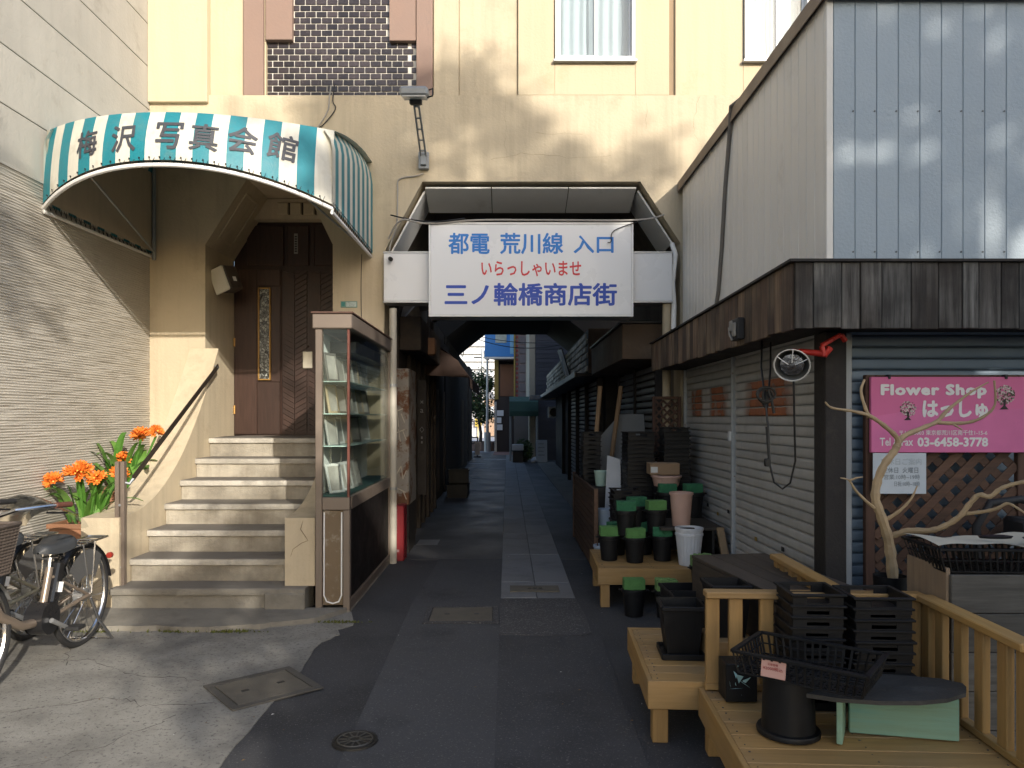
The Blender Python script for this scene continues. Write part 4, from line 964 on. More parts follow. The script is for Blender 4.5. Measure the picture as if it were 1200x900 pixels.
# ------------------------------------------------------------------ tan slatted benches
tan = woodmat('tan_stained_wood',(.38,.225,.08),0,.20,.6,1.1,dirt=((.26,.19,.12),.5),rnd=.12,bump=.10)
tany = woodmat('tan_stained_wood_y',(.39,.225,.07),1,.20,.6,1.1,dirt=((.26,.19,.12),.5),rnd=.12,bump=.10)
tanz = woodmat('tan_stained_wood_z',(.37,.215,.075),2,.20,.6,1.1,dirt=((.25,.18,.11),.5),rnd=.12,bump=.10)
def bench(label, loc, rz, L, D, h, planks, rails=(), rail_h=.45, leg=.075, axis=0, legs=None):
    """low deck: root at its left far corner on the ground; L along x, D along -y; planks run along x"""
    t = thing('slatted_bench', label, 'bench', loc, rz)
    pw = D/planks
    for i in range(planks):
        q = MB(); q.box(.0,L,-(i+1)*pw+.003,-i*pw-.003,h-.028,h,.003); part('plank', q, tan, t)
    for (a,b,c,d,m) in ((-.024,-.001,-D,.0,tany),(L+.001,L+.024,-D,0,tany)): q = MB(); q.box(a,b,c,d,h-.13,h+.004,.003); part('apron', q, m, t)
    for (c,d) in ((.001,.024),(-D-.024,-D-.001)): q = MB(); q.box(-.024,L+.024,c,d,h-.13,h+.004,.003); part('apron', q, tan, t)
    for (x,y) in (legs or ((0,-leg),(0,-D),(L-leg,-leg),(L-leg,-D))): q = MB(); q.box(x+.001,x+leg,y+.001,y+leg-.001,0,h-.03,.004); part('leg', q, tanz, t)
    q = MB()
    for i in range(planks):
        for xx in (.03, L*.5, L-.03):
            for dy in (.25,.75): q.tube([(xx+random.gauss(0,.004),-(i+dy)*pw,h-.001),(xx,-(i+dy)*pw,h+.0008)],.0035,6)
    part('screw_heads', q, darkmetal, t)['kind'] = 'stuff'
    for (p, r2, n) in rails:
        p = Vector(p); r2 = Vector(r2); z0, z1 = h+.006, h+rail_h
        q = MB(); q.bar((p.x,p.y,z1),(r2.x,r2.y,z1),.075,.032,.005); part('rail', q, tan if abs(p.x-r2.x) > abs(p.y-r2.y) else tany, t)
        q = MB(); q.bar((p.x,p.y,z0+.014),(r2.x,r2.y,z0+.014),.04,.028,.003); part('bottom_rail', q, tan if abs(p.x-r2.x) > abs(p.y-r2.y) else tany, t)
        for k in range(n):
            f = k/(n-1) if n > 1 else .5; c = p.lerp(r2, f); c = c + (r2-p).normalized()*(.035 if k == 0 else (-.035 if k == n-1 else 0))
            w = .062; q = MB(); Rz = Matrix.Rotation(math.atan2(r2.y-p.y, r2.x-p.x),3,'Z'); q.cb((c.x,c.y,(z0+z1)/2+.004),(w,.03,z1-z0-.045),Rz,.003); part('baluster', q, tanz, t)
    return t
B1 = bench('large tan slatted bench with railings nearest the viewer, bottom right', (.92,3.47,0), math.radians(-3), .98, 1.35, .28, 11, rails=(((.0,.0,0),(.99,.0,0),8),((.985,-.03,0),(.985,-.78,0),6)), rail_h=.45)
B2 = bench('tan slatted bench behind the nearest one, black square planters on it', (.735,4.40,0), math.radians(-3), .86, .86, .30, 8, rails=(((.84,.0,0),(.86,-.82,0),7),), rail_h=.44)
B3 = bench('low tan bench by the alley holding the flower buckets', (.79,6.92,0), math.radians(-2), .86, .84, .32, 7)

# ------------------------------------------------------------------ buckets, foam, pots
foam_m = [mat('foam_green_a',(.10,.24,.07),.95,var=.25,scale=20,bump=.3,bscale=60), mat('foam_green_b',(.035,.16,.075),.95,var=.25,scale=20,bump=.3,bscale=60)]
foam_u = mat('used_foam',(.16,.27,.09),.95,var=.3,scale=16,bump=.4,bscale=50,dirt=((.03,.06,.02),.2,40))
def bucket_proto():
    t = thing('flower_bucket', 'black bucket', 'bucket')
    q = MB(); q.lathe([(0,.004),(.066,.0),(.070,.004),(.086,.185),(.086,.205),(.080,.205),(.064,.012),(0,.012)],28); part('body', q, blackpl, t, smooth=True)
    q = MB(); q.lathe([(.086,.183),(.097,.186),(.099,.205),(.097,.214),(.081,.214),(.081,.204)],28,caps=False); part('rim', q, blackpl, t, smooth=True)
    for s in (-1,1): q = MB(); q.box(s*.105-.014,s*.105+.014,-.016,.016,.198,.208,.003); part('ear', q, blackpl, t)
    return t
bp = bucket_proto(); bp_used = [False]
def bucket(loc, label, group=None, rz=0, sc_=1.0):
    if not bp_used[0]: o = bp; bp_used[0] = True; o.location = loc; o.rotation_euler = (0,0,rz); o['label'] = label
    else: o = copy_thing(bp, loc, rz, label)
    o['group'] = 'black flower buckets'; o.scale = (sc_,)*3; return o
def foam(loc, rz, label, m, used=False):
    q = MB(); n = 6
    def ff(u,v): return None
    q.box(-.082,.082,-.05,.05,0,.085,.004)
    if used:
        for k in range(26):
            a = random.uniform(-.072,.072); b = random.uniform(-.04,.04); q.cb((a,b,.084+random.uniform(0,.006)),(.026,.02,.016),Matrix.Rotation(random.uniform(0,3),3,'Z'),.004)
    o = single('floral_foam', q, m, label, 'floral foam', loc, rz, 'green foam blocks in the buckets')
    return o
def bucket_foam(x, y, z, lb, fm, lift=.208, rz=0.0, sc_=1.0, used=False):
    bucket((x,y,z), 'black bucket ' + lb, rz=rz, sc_=sc_)
    foam((x,y,z+lift*sc_), rz+.1*math.sin(x*40), ('crumbly ' if used else '') + 'green foam in bucket ' + lb, foam_u if used else foam_m[fm], used)
b3z = .321
# lower row on bench 3, an upper tier stands on them
bucket_foam(.88,6.44,b3z,'at the left end of the lower row on the low bench',0,rz=.1)
bucket_foam(1.085,6.34,b3z,'in the lower row on the low bench, front left',0,rz=.15)
bucket_foam(1.335,6.42,b3z,'in the lower row on the low bench, front right',1,rz=-.1)
bucket_foam(.985,6.70,b3z,'in the lower row on the low bench, far left',1,rz=.3)
bucket_foam(1.23,6.72,b3z,'in the lower row on the low bench, far right',1)
bucket_foam(1.02,6.40,b3z+.222,'of the upper tier on the low bench, left one',1,rz=-.06)
bucket_foam(1.29,6.46,b3z+.222,'of the upper tier on the low bench, right one',0,rz=.05)
bucket_foam(1.17,6.74,b3z+.222,'of the upper tier on the low bench, rear one',1,rz=.2)
bucket_foam(1.50,5.72,.20,'standing highest before the low bench',0,rz=.2,used=True)
bucket((1.50,5.72,.0),'black flower bucket turned as a stand before the low bench')
bucket_foam(.99,5.83,.0,'on the asphalt before the low bench, left one',0,lift=.208,rz=-.1)
bucket_foam(1.235,5.78,.0,'on the asphalt before the low bench, right one',1,lift=.208,rz=.1,used=True)
bucket_foam(1.50,6.98,.62,'on the dark shelf beside the black trays, left one',1,rz=0,sc_=1.1)
bucket_foam(1.74,6.98,.62,'on the dark shelf beside the black trays, right one',1,rz=.1,sc_=1.1)
# dark shelf behind with two pots
dk = woodmat('dark_shelf_wood',(.035,.028,.022),0,.4,.7)
sh = thing('dark_shelf', 'dark wooden shelf stand beside the shutter holding the pink pot', 'shelf', (1.55, 6.65, 0))
for (nm,b,m) in (('shelf_board',(1.30,1.84,6.30,7.2,.595,.62),dk),('leg',(1.30,1.33,7.15,7.19,.0,.594),dk),('leg',(1.81,1.84,7.15,7.19,.0,.594),dk)): q = MB(); q.box(*b,.003); part(nm, q, m, sh, world=True)
q = MB(); q.bar((1.80,6.30,.62),(1.83,5.98,.02),.06,.03,.004); part('brace', q, woodmat('pale_brace_wood',(.30,.20,.11),1,.2), sh, world=True)
q = MB(); q.bar((1.76,7.1,.33),(1.77,6.15,.33),.03,.05,.004); part('brace', q, dk, sh, world=True)
q = MB(); q.box(1.74,1.76,6.32,7.1,.05,.59); part('back_board', q, soot, sh, world=True)
def pot(name, label, loc, r0, r1, h, m, rim=.008, flute=0.0, n=32, cat='pot', extra=None):
    t = thing(name, label, cat, loc)
    q = MB(); q.lathe([(0,.0),(r0,.0),(r0+.002,.004),(r1,h-.02),(r1-.006,h-.02),(r0-.006,.012),(0,.012)],n,flute=flute); part('body', q, m, t, smooth=flute == 0)
    q = MB(); q.lathe([(r1-.002,h-.022),(r1+rim,h-.020),(r1+rim,h-.002),(r1+rim-.003,h),(r1-.006,h),(r1-.006,h-.022)],32,caps=False); part('rim', q, m, t, smooth=True)
    return t
pinkp = mat('dusty_pink_plastic',(.52,.34,.28),.5,var=.05,scale=4)
whitepl = mat('white_plastic',(.62,.63,.66),.45,var=.05,scale=4,dirt=((.4,.38,.34),.05,5))
bluepl = mat('pale_blue_plastic',(.42,.50,.60),.45,var=.06)
mintpl = mat('mint_plastic',(.45,.60,.50),.45,var=.05)
pot('pink_pot','tall dusty pink pot standing on the dark shelf',(1.50,6.42,.62),.073,.095,.29,pinkp)
pot('ribbed_pot','white ribbed pot inside another on the low bench',(1.52,6.22,b3z),.080,.108,.27,whitepl,flute=.03,n=48)
pot('ribbed_pot','second white ribbed pot whose rim shows above the first',(1.52,6.22,b3z+.045),.082,.110,.27,whitepl,flute=.03,n=48)
# square planters
def square_pot(label, loc, rz, a, b, h, tray=False):
    t = thing('square_planter', label, 'planter', loc, rz, 'black square planters')
    q = MB(); w = .006
    for k in range(4):
        R = Matrix.Rotation(k*math.pi/2,3,'Z'); vs = [(-a/2,-a/2,0),(a/2,-a/2,0),(b/2,-b/2,h),(-b/2,-b/2,h),(-a/2+w,-a/2+w,0),(a/2-w,-a/2+w,0),(b/2-w,-b/2+w,h),(-b/2+w,-b/2+w,h)]
        q.add([R @ Vector(v) for v in vs],[(0,1,2,3),(5,4,7,6),(3,2,6,7),(0,4,5,1),(1,5,6,2),(0,3,7,4)])
    q.box(-a/2+w,a/2-w,-a/2+w,a/2-w,.004,.012); part('body', q, blackpl, t)
    q = MB(); r = b/2+.008
    for k in range(4): R = Matrix.Rotation(k*math.pi/2,3,'Z'); q.box(-r,r,-r,-b/2+.004,h-.022,h,.003,0,R)
    part('rim', q, blackpl, t)
    q = MB()
    for k in range(4):
        for s in (-1,1):
            R = Matrix.Rotation(k*math.pi/2,3,'Z'); q.add([R @ Vector(v) for v in [(s*a*.33-.006,-a/2-.002,.01),(s*a*.33+.006,-a/2-.002,.01),(s*b*.33+.006,-b/2-.004,h-.03),(s*b*.33-.006,-b/2-.004,h-.03)]],[(0,1,2,3)])
    part('rib', q, blackpl, t)['kind'] = 'stuff'
    if tray:
        q = MB(); q.box(-a/2-.03,a/2+.03,-a/2-.03,a/2+.03,-.001,.012,.004)
        for k in range(4): R = Matrix.Rotation(k*math.pi/2,3,'Z'); q.box(-a/2-.03,a/2+.03,-a/2-.035,-a/2-.026,.0,.03,.002,0,R)
        part('saucer', q, blackpl, t)
    return t
square_pot('black square planter on a saucer at the near corner of the middle bench',(.915,3.93,.302),math.radians(-4),.155,.215,.275,True)
square_pot('black square planter behind, left of the dark shelf stand',(1.13,4.80,.0),.05,.17,.24,.46)
square_pot('black square planter between the benches, rim at rail height',(1.13,4.52,.0),-.05,.17,.25,.47)
square_pot('black square planter standing behind the near railing',(1.135,3.86,.43),.02,.15,.20,.27)
q = MB(); q.box(-.11,.11,-.13,.13,0,.128,.004); single('wooden_block', q, tan, 'tan wooden box under the square planter behind the near railing', 'box', (1.13,3.84,.302), .02)
# dark plank shelf stand
ds = thing('plank_stand', 'dark weathered plank stand in front of the shutter, open at its end', 'stand', (1.50, 4.2, 0), math.radians(8))
dkw = woodmat('dark_weathered_plank',(.05,.038,.028),1,.35,.75,rnd=.2)
for i in range(4): q = MB(); q.box(-.26+i*.125,-.26+(i+1)*.125-.004,-.55,.55,.66,.682,.003); part('plank', q, dkw, ds)
for (a,b) in ((-.26,-.238),(.216,.238)): q = MB(); q.box(a,b,-.54,.54,.40,.658,.003); part('side_board', q, dkw, ds)
for z_ in (.40,.16): q = MB(); q.box(-.237,.215,-.53,.53,z_,z_+.02,.003); part('shelf_board', q, dkw, ds)
for (x,y) in ((-.25,-.52),(.2,-.52),(-.25,.5),(.2,.5)): q = MB(); q.box(x,x+.04,y,y+.03,0,.399,.003); part('leg', q, dkw, ds)
# ------------------------------------------------------------------ nested trays
def tray_mesh(w, d, h, lip=.012):
    q = MB(); t = .005; s = .82
    # walls taper a little; each front wall has a hand slot
    def wall(x0,x1,y0,y1,slot):
        if slot:
            m = (x0+x1)/2; g_ = w*.22
            q.box(x0,x1,y0,y1,0,h*.45,.001); q.box(x0,m-g_,y0,y1,h*.45,h*.8,.001); q.box(m+g_,x1,y0,y1,h*.45,h*.8,.001); q.box(x0,x1,y0,y1,h*.8,h,.001)
        else: q.box(x0,x1,y0,y1,0,h,.001)
    wall(-w/2,w/2,-d/2,-d/2+t,True); wall(-w/2,w/2,d/2-t,d/2,True)
    q.box(-w/2,-w/2+t,-d/2+t,d/2-t,0,h,.001); q.box(w/2-t,w/2,-d/2+t,d/2-t,0,h,.001); q.box(-w/2+t,w/2-t,-d/2+t,d/2-t,.003,.008)
    for (a,b,c,e) in ((-w/2-lip,w/2+lip,-d/2-lip,-d/2),(-w/2-lip,w/2+lip,d/2,d/2+lip),(-w/2-lip,-w/2,-d/2,d/2),(w/2,w/2+lip,-d/2,d/2)): q.box(a,b,c,e,h-.010,h,.002)
    return q.mesh('nursery_tray')
def tray_stack(n, loc, rz, w, d, h, step, where, jit=.004, tops=None):
    me = tray_mesh(w, d, h); r = random.Random(int(loc[0]*1000+loc[1]*77))
    for k in range(n):
        o = link('nursery_tray', me, blackpl, None, (loc[0]+r.uniform(-jit,jit), loc[1]+r.uniform(-jit,jit), loc[2]+k*step), (r.uniform(-.004,.004),r.uniform(-.008,.008),rz+r.uniform(-.015,.015)))
        tag(o, ('top black plastic tray of ' if k == n-1 else 'black plastic tray nested within ') + where, 'tray', 'black trays in ' + where)
tray_stack(10,(1.345,3.325,.283),math.radians(-3),.215,.23,.075,.048,'the left stack behind the shallow basket')
tray_stack(10,(1.62,3.30,.283),math.radians(-3),.235,.23,.075,.047,'the right stack behind the shallow basket')
tray_stack(17,(1.32,7.55,.66),.02,.26,.34,.08,.042,'the tall stack beside the white bucket',.006)
tray_stack(19,(1.66,7.40,.66),-.05,.24,.30,.08,.040,'the tall stack against the lattice',.006)
tray_stack(6,(1.10,7.02,.60),.02,.23,.26,.07,.042,'the short stack above the green foam',.004)
tray_stack(11,(.98,8.8,.75),.0,.20,.30,.09,.055,'the narrow far stack by the mint bucket',.006)
# supports for those stacks
def crate(label, x0,x1,y0,y1,z0,z1,m,slots=3):
    t = thing('wooden_crate', label, 'crate', ((x0+x1)/2,(y0+y1)/2,z0)); dz = (z1-z0)/slots
    for k in range(slots):
        for (a,b,c,d) in ((x0,x1,y0,y0+.014),(x0,x1,y1-.014,y1),(x0,x0+.014,y0+.015,y1-.015),(x1-.014,x1,y0+.015,y1-.015)):
            q = MB(); q.box(a,b,c,d,z0+k*dz+.004,z0+(k+1)*dz-.004,.002); part('board', q, m, t, world=True)
    q = MB(); q.box(x0+.015,x1-.015,y0+.015,y1-.015,z1-.02,z1-.004); part('lid', q, m, t, world=True)
    return t
crate('dark crate under the tall black tray stacks by the lattice',1.18,1.82,7.22,7.75,0,.655,dk)
crate('dark crate under the short black tray stack',1.04,1.32,6.74,7.0,0,.0+.765,dk,4) if False else None
q = MB(); q.box(-.13,.13,-.12,.12,0,.02,.003); 
for (x,y) in ((-.12,-.11),(.1,-.11),(-.12,.09),(.1,.09)): q.box(x,x+.02,y,y+.02,-.577,0)
single('small_stand', q, darkmetal, 'thin dark stand under the short black tray stack', 'stand', (1.10,7.02,.577))
crate('dark crate under the narrow far tray stack',.86,1.12,8.6,9.0,0,.745,dk)
# ------------------------------------------------------------------ things among the stacks
pot('white_bucket','white bucket with black bowls on top behind the tray stacks',(1.50,7.95,.80),.10,.125,.28,whitepl,.012,cat='bucket')
for k in range(3):
    q = MB(); q.lathe([(.05,0),(.11,.03),(.125,.035),(.12,.045),(.045,.012)],24); single('black_bowl', q, blackpl, ['lowest','middle','top'][k]+' black bowl stacked on the white bucket', 'bowl', (1.50,7.95,1.082+k*.025), 0, 'black bowls on the white bucket', True)
crate('dark crate under the white bucket and cardboard box',1.36,1.66,7.80,8.15,0,.795,dk)
pot('pink_bowl','wide low pink pot below the cardboard box',(1.52,7.12,.90),.115,.135,.105,pinkp,.010)
q = MB(); q.lathe([(0,0),(.11,0),(.125,.26),(.118,.26),(.10,.01)],28); single('black_tub', q, blackpl, 'black tub under the wide pink pot', 'tub', (1.52,7.12,.635), smooth=True)
cb = thing('cardboard_box','small brown cardboard box above the pink pot','box',(1.50,7.18,1.01))
q = MB(); q.box(-.14,.14,-.1,.1,0,.11,.003); part('carton', q, mat('cardboard',(.30,.20,.12),.85,var=.08), cb); q = MB(); q.box(-.135,-.07,-.1022,-.1005,.02,.075); part('label_sticker', q, mat('paper_white',(.62,.62,.6),.7,bump=0), cb)
pot('mint_bucket','pale mint bucket on the dark crate in the alley',(1.03,8.22,.80),.055,.07,.17,mintpl,.006,cat='bucket')
crate('low dark crate under the mint bucket',.90,1.16,8.06,8.38,0,.795,dk)
pot('blue_pot','pale blue pot between the board and the buckets, upper one',(.98,7.45,.42),.07,.09,.22,bluepl,.008)
pot('blue_pot','pale blue pot on the floor beside the leaning board',(.93,7.15,.0),.08,.10,.33,bluepl,.008)
q = MB(); q.box(-.12,.12,-.12,.12,0,.415,.004); single('black_box', q, blackpl, 'black box under the upper pale blue pot', 'box', (1.0,7.5,0))
q = MB(); q.prism([(-.09,0),(.09,0),(.08,.62),(-.06,.66)],'y',-.012,.012); single('grey_board', q, mat('pale_grey_board',(.42,.44,.47),.6), 'narrow pale board standing beside the tall tray stack', 'board', (1.10,7.75,.5), -.4)
q = MB(); q.prism([(-.35,0),(.35,0),(.30,.75),(.0,.75),(-.35,.35)],'y',-.012,.012); single('grey_board', q, mat('dark_grey_board',(.20,.21,.22),.7), 'grey cut board leaning at the alley shutter', 'board', (1.42,9.4,.85), -.3)
for k,(x0,x1,lb) in enumerate(((1.16,1.05,'left'),(1.42,1.25,'right'))):
    q = MB(); q.bar((x0,9.3,1.95),(x1,9.1,.9),.05,.03,.003); single('wooden_stick', q, woodmat('pale_stick',(.28,.18,.10),2,.25), 'long thin wooden batten leaning by the alley shutter, %s one' % lb, 'batten')
crate('tall dark crate behind the tray stacks holding boards',1.05,1.70,8.95,9.55,0,.845,dk,5)
# slatted board leaning along the alley
lbd = thing('leaning_board','brown slatted wooden board leaning along the alley side','board',(.80,8.2,0), 0)
q = MB()
brz = woodmat('brown_slat_wood',(.10,.055,.032),1,.3,.7,rnd=.2)
for (y0,y1,z0,z1) in ((7.22,7.27,.02,.86),(9.55,9.6,.02,.86)): q = MB(); q.box(.84,.88,y0,y1,z0,z1,.003); part('frame_bar', q, brz, lbd, world=True)
for k in range(12): q = MB(); q.box(.85,.872,7.272,9.548,.04+k*.068,.10+k*.068,.003); part('slat', q, brz, lbd, world=True)
# small lattice screen by the passage corner
l2 = thing('lattice_screen','small dark brown lattice screen at the passage corner','lattice',(1.68,7.9,0))
for (a,b,c,d) in ((1.535,1.565,.4,2.0-.22),(1.80,1.835,.4,1.78)): q = MB(); q.box(a,b,7.86,7.89,c,d,.003); part('frame_bar', q, woodmat('brown_frame_wood',(.075,.036,.022),2,.3,.7), l2, world=True)
for z_ in (.42,1.75): q = MB(); q.box(1.566,1.799,7.86,7.89,z_,z_+.03,.003); part('frame_bar', q, brownb, l2, world=True)
lattice(l2,1.566,1.799,.46,1.74,7.87,.006,.022,.085)
q = MB(); q.box(1.49,1.84,7.80,7.95,0,.4,.005); single('lattice_plinth', q, soot, 'dark box carrying the small lattice screen', 'box')
# ------------------------------------------------------------------ things on the near bench
bd = .2865
dp = thing('upturned_pot','black round pot upside down under the shallow basket','pot',(1.13,2.99,bd))
q = MB(); q.lathe([(0,.235),(.088,.235),(.096,.230),(.104,.02),(.0,.0)],32); part('body', q, blackpl, dp, smooth=True); q = MB(); q.lathe([(.104,.0),(.122,.0),(.124,.012),(.12,.020),(.104,.022)],32); part('rim', q, blackpl, dp, smooth=True)
def basket(label, loc, rx, rz, w, d, h, nx_, ny_, nz_, group=None):
    t = thing('grid_basket', label, 'basket', loc, rz, group); t.rotation_euler = (rx[0], rx[1], rz)
    s = .92; b = .005
    def P(u, v, z): k = s+(1-s)*z/h; return (u*w/2*k, v*d/2*k, z)
    q = MB()
    for z_, th in ((h,.011),(h*.5,.005),(.0,.007)):
        c = [P(-1,-1,z_),P(1,-1,z_),P(1,1,z_),P(-1,1,z_)]
        for i in range(4): q.bar(c[i],c[(i+1)%4],.020 if z_ == h else .007,th,.001)
        if z_ == h: part('rim', q, blackpl, t); q = MB()
    for i in range(nx_+1):
        u = -1+2*i/nx_
        for v in (-1,1): q.bar(P(u,v,0),P(u,v,h),.009,.005)
    for i in range(1,ny_):
        v = -1+2*i/ny_
        for u in (-1,1): q.bar(P(u,v,0),P(u,v,h),.009,.005)
    part('side_grid', q, blackpl, t)
    q = MB()
    for i in range(1,nx_): u = -1+2*i/nx_; q.bar(P(u,-1,0),P(u,1,0),.008,.005)
    for i in range(1,ny_): v = -1+2*i/ny_; q.bar(P(-1,v,.0005),P(1,v,.0005),.008,.005)
    part('base_grid', q, blackpl, t); return t
bk = basket('shallow black grid basket with a price tag on the near bench',(1.205,2.97,.527),(0,0),math.radians(-38),.50,.33,.085,16,10,2)
q = MB(); q.cb((-.085,-.170,.045),(.095,.003,.065),Matrix.Rotation(math.radians(-12),3,'X'),.001); tg = part('price_tag', q, mat('pink_paper',(.62,.36,.30),.7,bump=0), bk)
rdk = mat('red_ink',(.35,.06,.05),.7,bump=0)
for (s_,x0,x1,z0,z1) in (('花苗各種',-.105,-.065,.060,.070),('¥2000税込',-.125,-.048,.040,.055),('¥3300税込',-.125,-.048,.020,.035)):
    me = text_mesh(s_,x1-x0,z1-z0,.004); me.transform(Matrix.Translation((x0,-.1725-(.045-(z0+z1)/2)*.21*-1,z0)) @ Matrix.Rotation(math.pi/2,4,'X')); link('lettering', me, rdk, tg)
# half-round board on two painted planks
hb = MB(); pts = [(-.33,.10),(-.30,-.06)] + [(.05+.33*math.cos(a), .10-.25*math.sin(a)) for a in [math.pi*(.78-.78*k/14) for k in range(15)]] 
pts = [(-.36,.13),(-.34,-.10),(-.20,-.15),(-.05,-.165),(.10,-.15),(.22,-.11),(.32,-.04),(.355,.03),(.36,.07),(.30,.12),(.10,.15)]
hb.prism(pts,'z',0,.016); single('half_round_board', hb, mat('dark_board',(.045,.043,.04),.6,var=.25,scale=7,dirt=((.12,.11,.10),.15,9)), 'dark half-round board resting on pale green planks', 'board', (1.48,2.98,bd+.172), math.radians(-6))
grn = woodmat('pale_green_paint',(.24,.36,.24),0,.18,.7,.9,dirt=((.10,.28,.26),.8),rnd=.1)
for (c,s,rz,lb) in (((1.57,2.95),(.40,.022,.165),math.radians(-12),'long plank with worn pale green paint under the half-round board'),((1.33,2.96),(.20,.022,.168),math.radians(62),'short pale green and blue plank beside the black pot')):
    q = MB(); q.box(-s[0]/2,s[0]/2,-s[1]/2,s[1]/2,0,s[2],.003); single('painted_plank', q, grn, lb, 'plank', (c[0],c[1],bd), rz)
q = MB(); r_ = random.Random(2)
for k in range(14):
    a = Vector((r_.uniform(-.03,.03),r_.uniform(-.02,.02),r_.uniform(0,.12))); q.add([a,a+Vector((r_.uniform(-.04,.04),-.01,r_.uniform(-.04,.04))),a+Vector((r_.uniform(-.04,.04),.01,r_.uniform(-.05,.02)))],[(0,1,2)])
single('torn_wrapping', q, mat('pale_cyan_sheet',(.35,.55,.55),.6,bump=0), 'torn pale cyan wrapping beside the upturned black pot', 'wrapping', (1.02,3.30,bd+.03))
q = MB(); q.box(-.07,.07,-.06,.06,0,.17,.004); single('black_block', q, blackpl, 'black box behind the torn cyan wrapping', 'box', (1.04,3.36,bd))
# ------------------------------------------------------------------ grey crate, basket with paper, driftwood
greyw = woodmat('grey_weathered_board',(.10,.092,.08),0,.4,.85,1.0,dirt=((.2,.19,.17),.4),rnd=.2)
plyw = woodmat('pale_plywood',(.24,.17,.11),2,.25,.75,1.0,dirt=((.12,.1,.08),.4))
gc = thing('wooden_bin','large grey weathered wooden bin at the right edge','bin',(2.3,3.45,0))
for k in range(5): q = MB(); q.box(1.955,2.75,3.27,3.29,.0+k*.172+.002,(k+1)*.172-.002,.003); part('board', q, greyw, gc, world=True)
q = MB(); q.box(1.945,1.963,3.292,3.62,.0,.885,.003); part('side_board', q, plyw, gc, world=True)
q = MB(); q.box(1.964,2.75,3.292,3.62,.83,.845,.003); part('lid', q, greyw, gc, world=True)
b2 = basket('black grid basket with cut paper on the grey wooden bin',(2.32,3.43,.868),(0,0),math.radians(-4),.80,.34,.10,26,10,2)
pp = mat('cream_paper',(.55,.50,.38),.8,var=.05,bump=.03)
cp = MB(); cp.grid(lambda u,v: (-.41+.82*u,-.17+.34*v,.012*math.sin(u*7+v*3)+.004*math.sin(u*23)),30,6); single('paper_sheet', cp, pp, 'sheet of cream paper lying over the grid basket', 'paper', (2.33,3.43,.985), math.radians(-4), smooth=True)
for k,(x,w) in enumerate(((.03,.12),(-.18,.08))):
    q = MB(); q.lathe([(0,.012),(w*.6,.014),(w,.01),(w*.9,.0)],18); o = single('dark_leaf', q, blackpl, ['larger','smaller'][k]+' dark scrap on the cream paper', 'scrap', (2.42+x,3.36+.05*k,.999), 0); o.scale = (1,.4,1)
q = MB(); q.lathe([(0,0),(.07,0),(.085,.30),(.078,.30),(.06,.01)],20); single('branch_pot', q, blackpl, 'black pot holding the bare branch', 'pot', (2.02,3.92,.42), smooth=True)
q = MB(); q.box(-.12,.12,-.12,.12,0,.418,.004); single('pot_stand', q, soot, 'black block under the branch pot', 'block', (2.02,3.92,0))
br = thing('bare_branch','bare forked driftwood branch standing before the pink sign','branch',(2.02,3.92,.5))
barkm = mat('stripped_branch',(.42,.30,.17),.7,var=.25,scale=14,bump=.15,bscale=40,dirt=((.24,.16,.09),.25,12))
def limb(pts, r0, r1, Y=None):
    P = []
    for i,(x,y,d) in enumerate(pts): P.append(at(x,y,3.92+d)-Vector((2.02,3.92,.5)))
    # smooth by Catmull-Rom
    Q = []
    for i in range(len(P)-1):
        p0,p1,p2,p3 = P[max(i-1,0)],P[i],P[i+1],P[min(i+2,len(P)-1)]
        for k in range(4):
            t = k/4; Q.append(.5*((2*p1)+(-p0+p2)*t+(2*p0-5*p1+4*p2-p3)*t*t+(-p0+3*p1-3*p2+p3)*t**3))
    Q.append(P[-1]); n = len(Q)
    q = MB(); q.tube(Q,[(r0+(r1-r0)*i/(n-1))*(1+.12*math.sin(i*2.3)) for i in range(n)],8); return part('limb', q, barkm, br, smooth=True)
limb([(1047,690,0),(1045,662,0),(1041,632,0),(1033,606,-.02),(1026,585,-.02),(1028,565,-.02),(1036,545,-.03),(1047,530,-.03),(1051,522,-.03)],.030,.018)
limb([(1050,528,-.03),(1052,515,-.03),(1040,502,-.06),(1020,488,-.08),(1000,482,-.1),(975,478,-.12),(967,471,-.13)],.016,.004)
limb([(1019,489,-.08),(1013,475,-.07),(1009,458,-.06),(1013,445,-.05)],.010,.006)
limb([(1051,524,-.03),(1058,512,-.02),(1080,502,0),(1098,494,.02),(1110,481,.03),(1125,469,.05),(1140,458,.06),(1158,448,.07)],.017,.004)
limb([(1098,495,.02),(1115,496,.0),(1135,495,-.02),(1153,488,-.04),(1166,474,-.05),(1165,446,-.06)],.011,.005)
limb([(1115,496,0),(1122,500,-.02),(1128,504,-.03)],.007,.003)
limb([(1031,600,-.02),(1018,590,-.04),(1003,575,-.06),(995,563,-.07),(985,560,-.08)],.010,.003)
limb([(996,563,-.07),(1004,560,-.07),(1011,559,-.06)],.006,.003)
limb([(1040,608,0),(1055,598,-.03),(1068,584,-.05),(1075,569,-.06)],.011,.003)
limb([(1046,628,0),(1065,622,-.05),(1090,622,-.12),(1108,616,-.16),(1125,605,-.2),(1135,592,-.22),(1147,580,-.25),(1160,582,-.28),(1172,573,-.3),(1185,568,-.32),(1202,564,-.35)],.017,.009)
limb([(1130,602,-.2),(1150,600,-.25),(1168,596,-.3),(1180,590,-.33),(1190,594,-.36),(1202,602,-.4)],.010,.005)
